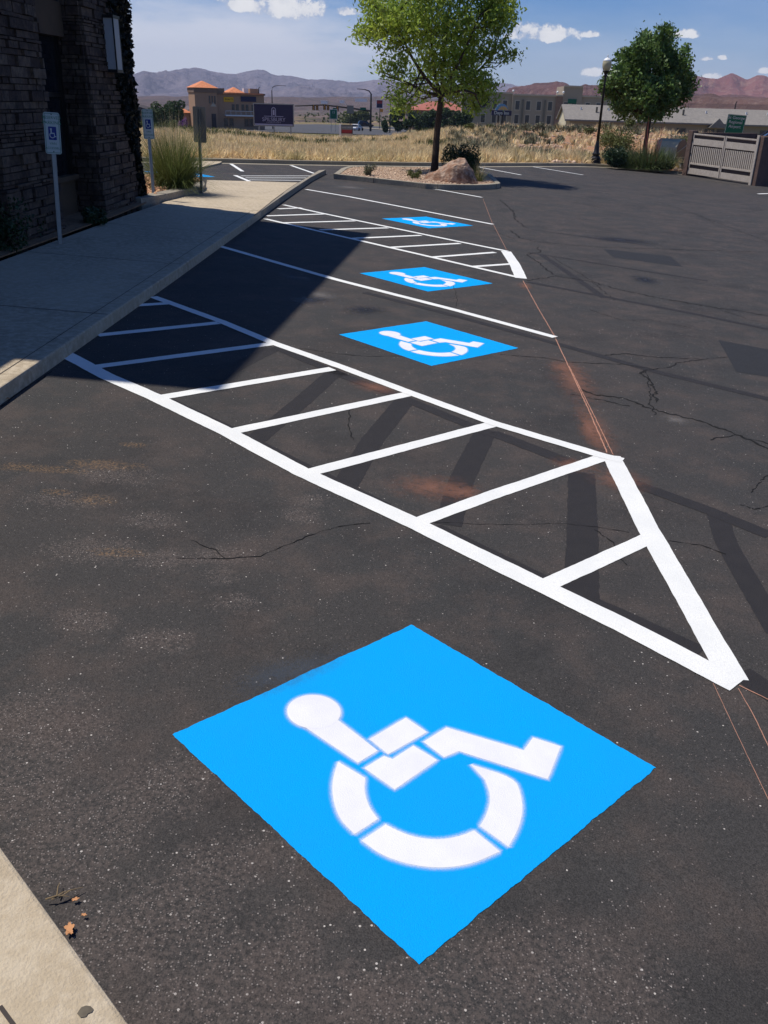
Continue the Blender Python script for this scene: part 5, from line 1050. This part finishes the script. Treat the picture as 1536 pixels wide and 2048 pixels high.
MB().box(tw_+.01, bx1, .8, 12, -1, zp).build('wing_wall', 'tan_wall', e); MB().box(tw_+.01, bx1+.2, .55, 12.2, zp+.003, zp+.35).build('parapet', 'brown_wall', e)
hip(MB(), tw_+3.0, tw_+6.5, 2, 7, zp+.36, 1.1, ov=.2).build('wing_roof', 'roof_tile', e); mb = MB(); mb.box(tw_+1.6, bx1-.3, .3, .54, zp+.1, zp+.42); mb.build('tile_edge', 'roof_tile', e); MB().box(tw_+6.6, tw_+7.6, 3, 4, zp+.36, zp+1.3).build('roof_vent', 'white_metal', e); MB().box(tw_+8, tw_+9.8, 3, 5, zp+.36, zp+1.3).build('roof_unit', 'tan_wall', e); MB().box(tw_+.4, tw_+2.4, 3, 5, zp+.36, zp+1.2).build('roof_unit', 'hotel_dark', e)
sy = .8
MB().box(tw_+1.6, tw_+3.7, sy-.2, sy-.02, zp-1.35, zp-.45).build('yellow_sign', 'yellow', e); MB().box(tw_+5.3, tw_+8.6, sy-.2, sy-.02, zp-1.25, zp-.25).build('dark_sign', 'navy', e)
text('lettering', 'REALTY', .5, 'pole_dark', e, (tw_+2.75, sy-.21, zp-.9), ext=.02)
windows(e, [tw_+x for x in (3.6, 4.5, 5.7, 6.6, 7.9, 8.8)], (zp-3.0,), .62, 1.2, sy, frame='tan_wall'); windows(e, [tw_+x for x in (1.9, 3.1, 6.4, 7.4, 8.6)], (1.0,), .7, 1.3, sy, frame='brown_wall')
MB().box(tw_+1.7, bx1, -.3, sy-.01, zp-4.1, zp-3.85).build('balcony', 'white_metal', e); mb = MB(); mb.tube([(tw_+1.7, -.25, zp-3.1), (bx1, -.25, zp-3.1)], .04, 5)
for x in np.linspace(tw_+1.7, bx1, 9): mb.tube([(x, -.25, zp-3.85), (x, -.25, zp-3.1)], .03, 5)
mb.build('balcony_rail', 'white_metal', e); MB().box(tw_-1.3, tw_-.4, -.1, .05, -.3, 3.2).build('door', 'roof_dark', e); mb = MB(); mb.prism([(tw_-1.5, -.12, 4.6), (tw_-.2, -.12, 4.6), (tw_-.85, -.12, 5.4)], (0, .1, 0)); mb.build('door_ornament', 'hotel_trim', e)
windows(e, (tw_-1.55, tw_-1.0, tw_-.45), (ze-2.9,), .26, 1.4, 0, frame='brown_wall', fr=.05)
MB().box(-2.2, -.01, 6, 9, -1, 3.2).build('porch_wall', 'tan_wall', e); hip(MB(), -2.4, -.02, 5.5, 9.5, 3.21, .9, ov=.3).build('porch_roof', 'roof_tile', e)
# low dark roofed house
D = 190.; p = PD(322, 252, D); zg = tzf(p[0], p[1]); zz = PD(305, 225, D)[2]-zg; zr = PD(305, 211, D)[2]-zg; kk = D/1933.; e = empty('house', (p[0]-6.2, p[1], zg), 'low house with a dark gabled roof at far left', 'house')
MB().box(-4, 5, 0, 6, -1, zz).build('wall', 'brown_wall', e); mb = MB(); mb.prism([(-4.6, -.4, zz), (6.0, -.4, zz), (1.2, -.4, zr)], (0, 7, 0)); mb.build('roof', 'roof_dark', e); windows(e, (-2, 2), (1.2,), .9, 1.1, 0, frame='tan_wall', sill=False)
# hotel
D = 240.; kk = D/1933.; p = PD(1000, 262, D); zg = tzf(p[0], p[1])-.5; e = empty('hotel', (p[0], p[1], zg), 'beige four storey hotel with rows of dark windows', 'hotel', rz=math.radians(-3))
X = lambda x: (x-1000)*kk*1.06
zc = PD(1080, 191, D)[2]-zg
MB().box(X(925), X(1019), 1.2, 15, -3, zc+.3).build('left_wing_wall', 'hotel_wall', e); MB().box(X(1019)+.01, X(1100), 0, 15, -3, zc).build('centre_wall', 'hotel_wall', e); MB().box(X(1148), X(1300), .4, 15, -3, zc+.1).build('right_wing_wall', 'hotel_wall', e)
MB().box(X(1100)+.01, X(1112), -.6, 15, -3, zc+.1).build('brick_pier', 'hotel_brick', e); MB().box(X(1112)+.01, X(1148)-.01, -.2, 15, -3, zc+2.2).build('tower_wall', 'hotel_wall', e)
mb = MB(); 
for a, b_2, y, z in ((925, 1019, 1.2, zc+.3), (1019.3, 1100, 0, zc), (1100.3, 1112, -.6, zc+.1), (1112.3, 1147.8, -.2, zc+2.2), (1148.3, 1300, .4, zc+.1)): mb.box(X(a), X(b_2), y-.3, y-.02, z-.15, z+.2)
mb.build('top_band', 'hotel_trim', e)
fl = (zc-9.4, zc-6.45, zc-3.3)
windows(e, [X(x) for x in (943, 966, 987, 1006)], fl, 1.0, 1.95, 1.2, fr=.16); windows(e, [X(x) for x in (1029, 1049, 1069, 1090)], fl, 1.0, 1.95, 0, fr=.16); windows(e, [X(x) for x in (1119, 1134)], fl[1:], 1.0, 1.95, -.2, fr=.16); windows(e, [X(x) for x in (1160, 1180, 1200, 1220, 1250, 1275)], fl, 1.0, 1.95, .4, fr=.16)
for x in (1039, 1080): MB().box(X(x)-.22, X(x)+.22, -.35, -.02, -3, zc-1.0).build('pilaster', 'hotel_dark', e)
MB().box(X(925), X(1019), 1.1, 1.18, zc-7.2, zc-6.95).build('band', 'hotel_trim', e); MB().box(X(1112)+.1, X(1148)-.1, -.5, -.22, zc-2.4, zc-2.1).build('tower_band', 'hotel_trim', e); MB().box(X(1122), X(1138), -.4, -.22, zc-1.6, zc-.6).build('tower_sign', 'hwy_green', e)
for x in (1019, 1101, 1112): mb = MB(); mb.lathe([(.15, 0), (.3, .3), (.15, .6)], 10, (X(x), -.5, zc+.5)); mb.build('globe_light', 'white_metal', e, smooth=True)
MB().box(X(1110), X(1150), -5, -.21, zc-9.0, zc-8.4).build('entrance_canopy', 'hotel_trim', e); MB().box(X(1114), X(1118), -5, -4.6, -3, zc-9.01).build('canopy_column', 'hotel_trim', e); MB().box(X(1143), X(1147), -5, -4.6, -3, zc-9.01).build('canopy_column', 'hotel_trim', e)
# motel with long grey roof
D = 130.; kk = D/1933.; p = PD(1130, 262, D); zg = tzf(p[0], p[1])-.4; e = empty('motel', (p[0], p[1], zg), 'long low motel with a grey shingle roof and pale gable', 'motel', rz=math.radians(-2.5))
X = lambda x: (x-1130)*kk*1.07; ze = PD(1140, 240, D)[2]-zg; zr = PD(1145, 212, D)[2]-zg
MB().box(0.5, X(1720), 0, 7.8, -2, ze).build('wall', 'motel_wall', e); mb = MB(); mb.prism([(.0, -.0, ze+.0), (.0, 7.8, ze), (.0, 3.9, zr-.15)], (.48, 0, 0)); mb.box(-.0, .48, 0, 7.8, -2, ze-.005); mb.build('gable_wall', 'cream', e)
mb = MB(); mb.prism([(-.3, -.9, ze-.1), (-.3, 3.9, zr), (-.3, 8.7, ze-.1), (-.3, 8.7, ze+.1), (-.3, 3.9, zr+.2), (-.3, -.9, ze+.1)], (X(1720)+.8, 0, 0)); mb.build('roof', 'roof_grey', e)
windows(e, [X(x) for x in (1167, 1212, 1240, 1300, 1345, 1398, 1420, 1500)], (ze-1.75,), 1.1, 1.1, 0, frame='hotel_dark', fr=.1)
for x in (1188, 1350): MB().box(X(x)-.12, X(x)+.12, 1.4, 1.64, ze+.6, ze+1.7).build('roof_vent', 'hotel_dark', e)
for x in (1160, 1212, 1240, 1395, 1470, 1510): MB().box(X(x)-.1, X(x)+.1, 2.2, 2.4, ze+1.0, ze+1.6).build('roof_vent', 'white_metal', e)
mb = MB(); mb.prism([(X(1392), -1.2, ze-.4), (X(1425), -1.2, ze-.4), (X(1408), -1.2, ze+.75)], (0, 3, 0)); mb.build('dormer_gable', 'roof_grey', e)
# red roofed restaurant behind the tree row
D = 285.; kk = D/1933.; p = PD(870, 250, D); zg = tzf(p[0], p[1]); e = empty('restaurant', (p[0], p[1], zg), 'red tiled roof building behind the dark tree row', 'building', rz=math.radians(8)); ze = PD(870, 221, D)[2]-zg; zr = PD(870, 203, D)[2]-zg
MB().box(-46*kk, 75*kk, 0, 13, -1, ze).build('wall', 'brown_wall', e); hip(MB(), -48*kk, 78*kk, 0, 13, ze+.01, zr-ze, ov=.5).build('roof', 'roof_red', e); windows(e, (-3, 0, 3, 6), (1.,), 1.2, 1.2, 0, frame='tan_wall')
MB().box(2, 3, 4, 5, zr-.5, zr+.6).build('chimney', 'tan_wall', e)

# ------------------------------------------------------------------ far trees
def far_tree(x, yb, yt, wpx, D, label, m='leaf_far', n=2200, group='trees behind the field', cat='tree', name='tree', leafk=1.):
    p = PD(x, yb, D); k = D/1933.; zg = min(p[2], tzf(p[0], p[1])); H_ = PD(x, yt, D)[2]-zg; R = wpx*k/2; e = empty(name, (p[0], p[1], zg), label, cat, group)
    mb = MB(); mb.tube([(0, 0, -.3), (.05, 0, H_*.3), (0, .05, H_*.6)], [.18, .14, .07], 6); mb.build('trunk', 'bark', e)
    nb = 13; C = np.stack([RS.uniform(-.62, .62, nb)*R, RS.uniform(-.6, .6, nb)*R, RS.uniform(.15, .78, nb)*H_], 1); rr = RS.uniform(.36, .55, nb)*R; rr = np.minimum(rr, (H_-C[:, 2])*1.02)
    kx = RS.randint(0, nb, n); d = RS.normal(size=(n, 3)); d /= np.linalg.norm(d, axis=1)[:, None]; q = C[kx]+d*(rr[kx]*RS.uniform(.5, 1, n)**.5)[:, None]; q[:, 2] = np.abs(q[:, 2])
    V, F = leaves(q, .36*leafk*max(1, D/165), .6); npmesh('crown', V, F, m, e); return e
for x, yb, yt, w, D, lb in ((330, 252, 197, 46, 178, 'bushy green tree left of the office building'), (352, 252, 186, 44, 184, 'tall dark tree against the left side of the office building'), (312, 253, 214, 34, 170, 'lower dark tree in front of the dark roofed house'), (372, 253, 228, 26, 165, 'rounded tree partly in front of the orange porch'),
                            (795, 252, 206, 34, 232, 'roundest tree at the left end of the dark row'), (820, 254, 217, 30, 230, 'second tree from the left in the dark row'), (842, 254, 219, 30, 228, 'third tree from the left in the dark row'), (862, 254, 213, 32, 230, 'tree of the dark row directly left of the island tree trunk'), (888, 254, 207, 36, 229, 'tree of the dark row directly right of the island tree trunk'), (912, 254, 215, 34, 230, 'tree of the dark row under the right side of the lime crown'), (935, 254, 218, 30, 232, 'rightmost tree of the dark row by the hotel'),
                            (702, 238, 222, 44, 430, 'wide olive tree behind the black square sign'), (728, 240, 219, 30, 432, 'olive tree behind the signal mast'), (947, 262, 243, 22, 150, 'small green tree before the hotel windows, left'), (770, 256, 237, 16, 215, 'small bush with white flowers under the pylon sign')):
    if x == 372: continue
    far_tree(x, yb, yt, w, D, lb, m='leaf_olive' if x in (702, 728) else 'leaf_far')
p = PD(366, 254, 175); bush('shrub', (p[0], p[1], tzf(p[0], p[1])), 1.1, 2.2, 700, .25, 'purple_flower', 'purple flowering bush at the foot of the office building')
for x, y, w, lb in ((648, 204, 12, 'tiny pale building far out on the plain, left of three'), (684, 203, 9, 'tiny pale building far out on the plain, middle of three'), (722, 200, 24, 'longest pale building far out on the plain')):
    p = PD(x, y, 1500.); k = 1500/1933.; e = empty('warehouse', (p[0], p[1], p[2]), lb, 'building', 'pale buildings far on the plain')
    MB().box(-w*k/2, w*k/2, 0, 12, -2.5, 1.2).build('wall', 'white_metal', e); MB().box(-w*k/2-.4, w*k/2+.4, -.5, 12.5, 1.21, 2.0).build('roof', 'white_metal', e)
# scrub on the bank
SB = [(1052, 262, 20, 12, 'leaf_sage', 'pale sage bush before the vehicle at the hotel'), (1075, 264, 26, 15, 'leaf_sage', 'sage bush on the bank left of the brick pier'), (1100, 268, 20, 13, 'leaf_sage', 'sage bush on the bank below the brick pier'), (1140, 266, 22, 14, 'leaf_sage', 'sage bush on the bank under the pale gable'), (1180, 272, 26, 13, 'leaf_olive', 'yellow green bush on the bank left of the lamp pole'), (985, 262, 24, 10, 'leaf_olive', 'olive bush on the bank below the motel sign'), (1015, 264, 22, 11, 'leaf_sage', 'sage bush on the bank right of the motel sign'), (940, 262, 26, 12, 'leaf_olive', 'yellow bush on the bank at the left end'), (1120, 285, 22, 11, 'leaf_sage', 'grey bush low on the bank slope'), (960, 300, 16, 9, 'leaf_olive', 'olive bush low on the slope behind the island bush'), (1098, 318, 12, 12, 'leaf_olive', 'small green weed at the slope foot above the far curb'), (1222, 292, 24, 18, 'leaf_olive', 'golden bush right of the lamp pole'), (1215, 262, 16, 13, 'leaf_sage', 'grey bush on the bank top right of the lamp pole'), (1255, 262, 30, 20, 'leaf_olive', 'large loose olive bush left of the round tree trunk'), (715, 266, 12, 8, 'leaf_sage', 'small grey bush below the white sedan')]
for x, y, w, h, m_, lb in SB:
    v = ray(x, y); D = 34.; best = None
    for D in np.linspace(36, 104, 240):
        q = PD(x, y, D)
        if q[2] <= tzf(q[0], q[1]): break
    q = PD(x, y, D); k = D/1933.; bush('shrub', (q[0], q[1], tzf(q[0], q[1])), w*k*.62, h*k*1.15, 900, .11*D/60, m_, lb, group='wild bushes on the bank', lumps=8, dens_in=.25, stem=True)

# ------------------------------------------------------------------ dry grass field, scrub and rocks
def scatter(n, a0, a1, rmin, rmax, f):
    out = []; t = 0
    while len(out) < n and t < n*6:
        t += 1; a = rnd.uniform(a0, a1); r0 = float(np.interp(a, R0A, R0R))+.5; r = max(r0, rmin)*math.exp(rnd.uniform(0, 1)**1.15*math.log(max(1.01, rmax/max(r0, rmin))))
        x, y = r*math.sin(a), r*math.cos(a)
        if f(a, r, x, y): out.append((x, y))
    XY = np.array(out); return np.stack([XY[:, 0], XY[:, 1], tz(XY[:, 0], XY[:, 1])], 1)
def tufts(name, C, nb, h, w, m, lean=.9):
    R = np.hypot(C[:, 0], C[:, 1]); Vs = []; n = len(C)*nb; ci = np.repeat(np.arange(len(C)), nb); a = RS.uniform(0, 2*np.pi, n); th = np.abs(RS.normal(0, lean*.5, n)).clip(0, 1.3); sc = (.6+.8*RS.uniform(0, 1, len(C)))[ci]
    ln = h*sc*RS.uniform(.55, 1, n); D = np.stack([np.cos(a), np.sin(a), 0*a], 1); wd = w*(1+R[ci]/60.)*RS.uniform(.7, 1.3, n); rb = .16*sc*RS.uniform(0, 1, n)
    p0 = C[ci]+D*rb[:, None]-[0, 0, .03]; sd = np.stack([-np.sin(a+.8), np.cos(a+.8), 0*a], 1); dr = D*np.sin(th)[:, None]+np.array([0, 0, 1.])*np.cos(th)[:, None]; dr2 = D*np.sin(th*1.9)[:, None]+np.array([0, 0, 1.])*np.cos(th*1.9)[:, None]
    p1 = p0+dr*(ln*.55)[:, None]; p2 = p1+dr2*(ln*.45)[:, None]; V = np.stack([p0-sd*wd[:, None]*.5, p0+sd*wd[:, None]*.5, p1+sd*wd[:, None]*.4, p1-sd*wd[:, None]*.4, p2], 1)
    i = (np.arange(n)*5)[:, None]; F = np.concatenate([i+np.array([[0, 1, 2]]), i+np.array([[0, 2, 3]]), i+np.array([[3, 2, 4]])]); return npmesh(name, V.reshape(-1, 3), F, m)
amid = azpx(905); aL = azpx(-150); aR = azpx(1700)
C = scatter(9500, aL, azpx(1010), 30, 103, lambda a, r, x, y: True if a < amid else rnd.random() < .25)
o = tufts('dry_grass', C, 24, .42, .014, 'dry_grass', lean=1.5); tag(o, 'golden dry grass tufts covering the open field', 'grass', kind='stuff')
C = scatter(1500, azpx(880), aR, 40, 95, lambda a, r, x, y: (r < float(np.interp(a, R0A, R0R))+7 and rnd.random() < .9) or rnd.random() < .15)
o = tufts('bank_grass', C, 20, .55, .02, 'dry_grass'); tag(o, 'sparse dry grass on the rocky orange bank', 'grass', kind='stuff')
C = scatter(620, azpx(900), aR, 48, 95, lambda a, r, x, y: fbm(np.array([x]), np.array([y]), 9., 3)[0] > -.15)
o = tufts('bank_scrub', C, 34, .5, .035, 'leaf_sage', lean=1.6); tag(o, 'low grey green scrub scattered over the bank', 'scrub', kind='stuff')
C = scatter(700, aL, azpx(900), 50, 104, lambda a, r, x, y: fbm(np.array([x]), np.array([y]), 12., 3)[0] > .12)
o = tufts('field_scrub', C, 26, .5, .03, 'leaf_olive', lean=1.4); tag(o, 'low olive weeds among the dry field grass', 'scrub', kind='stuff')
C = scatter(2600, azpx(930), aR, 46, 88, lambda a, r, x, y: fbm(np.array([x+50]), np.array([y]), 11., 3)[0] > -.05)
o = rockfield('bank_rocks', C, [rnd.uniform(.05, .2)**1. for _ in C], 'rocks_pale'); tag(o, 'pale and rust stones strewn on the bank', 'rocks', kind='stuff')
# sparse green weeds beyond the road
C = []
for k in range(2600):
    a = rnd.uniform(azpx(200), azpx(1000)); r = 150*math.exp(rnd.random()*1.95); C.append((r*math.sin(a), r*math.cos(a)))
C = np.array([c for c in C if not (azpx(350) < math.atan2(c[0], c[1]) < azpx(840) and c[1] < 450)]); C = np.stack([C[:, 0], C[:, 1], tz(C[:, 0], C[:, 1])], 1)
o = tufts('desert_scrub', C, 20, 1.5, .08, 'leaf_olive', lean=1.6); tag(o, 'far desert scrub beyond the road', 'scrub', kind='stuff')

# ------------------------------------------------------------------ litter near the lower left kerb
def leaf_thing(x, y, s, label, h=.015, m='leaf_dry', rz=0.):
    s *= .62; c = P(x, y, h); mb = MB(); n = 44; pts = []
    for k in range(n):
        t = 2*math.pi*k/n; r = s*(.55+.40*abs(math.cos(2.5*t))**1.5)*(1 if k % 2 else .86)*rnd.uniform(.92, 1.08); cq, sq_ = math.cos(t), .6*math.sin(t); q = UU*r*(cq*math.cos(rz)-sq_*math.sin(rz))+VV*r*(cq*math.sin(rz)+sq_*math.cos(rz)); pts.append(q+Z3*.2*s*abs(sq_))
    mb.prism(pts, (0, 0, .0015)); o = mb.build('fallen_leaf', m); o.location = Vector(c); tag(o, label, 'leaf', 'dry leaves on the asphalt'); return o
leaf_thing(139, 1858, .048, 'largest dry orange leaf, against the lower left kerb', rz=1.9); leaf_thing(151, 1799, .024, 'small dry leaf next to the little twig', rz=.5); leaf_thing(168, 1830, .018, 'tiny dry leaf between the twig and the large leaf'); leaf_thing(12, 797, .06, 'dry leaf at the left edge below the sidewalk curb')
mb = MB(); b0 = P(92, 1803, .012); 
for d in ((0, 0, .07, .02), (.02, .0, .08, .05), (.03, .02, .02, .07), (.04, .01, .10, .06)): mb.tube([UU*d[0]+VV*d[1]+Z3*.01, UU*(d[0]+d[2])*.5+VV*(d[1]+d[3])*.5+Z3*.02, UU*d[2]+VV*d[3]+Z3*.008], [.0028, .002, .0012], 5)
o = mb.build('twig', 'twig'); o.location = Vector(b0); tag(o, 'small pale twig beside the lower left kerb', 'twig')
mb = MB(); pts = [P(x, y, H+.003) for x, y in ((157, 2022), (163, 2014), (172, 2011), (181, 2012), (187, 2018), (184, 2024), (176, 2027), (172, 2033), (161, 2035), (157, 2030), (154, 2027))]; mb.add(jitpoly(pts, .01, .0015), [tuple(range(len(jitpoly(pts, .01, 0))))]) if False else None
r_ = jitpoly(pts, .01, .0015); mb.add(r_, [tuple(range(len(r_)))]); mb.build('wet_stain', 'wet_stain', sw)
# ------------------------------------------------------------------ hazy air
hm = bpy.data.materials.new('haze'); hm.use_nodes = True; hn = hm.node_tree; hn.nodes.clear(); ho = hn.nodes.new('ShaderNodeOutputMaterial'); pv = hn.nodes.new('ShaderNodeVolumePrincipled')
pv.inputs['Color'].default_value = (.62, .74, 1., 1); pv.inputs['Density'].default_value = 8e-5; pv.inputs['Anisotropy'].default_value = .0
hn.links.new(pv.outputs[0], ho.inputs['Volume']); MT['haze'] = hm
hz = MB().box(-6600, 6600, -60, 6900, -160, 280).build('haze', 'haze'); tag(hz, kind='stuff')
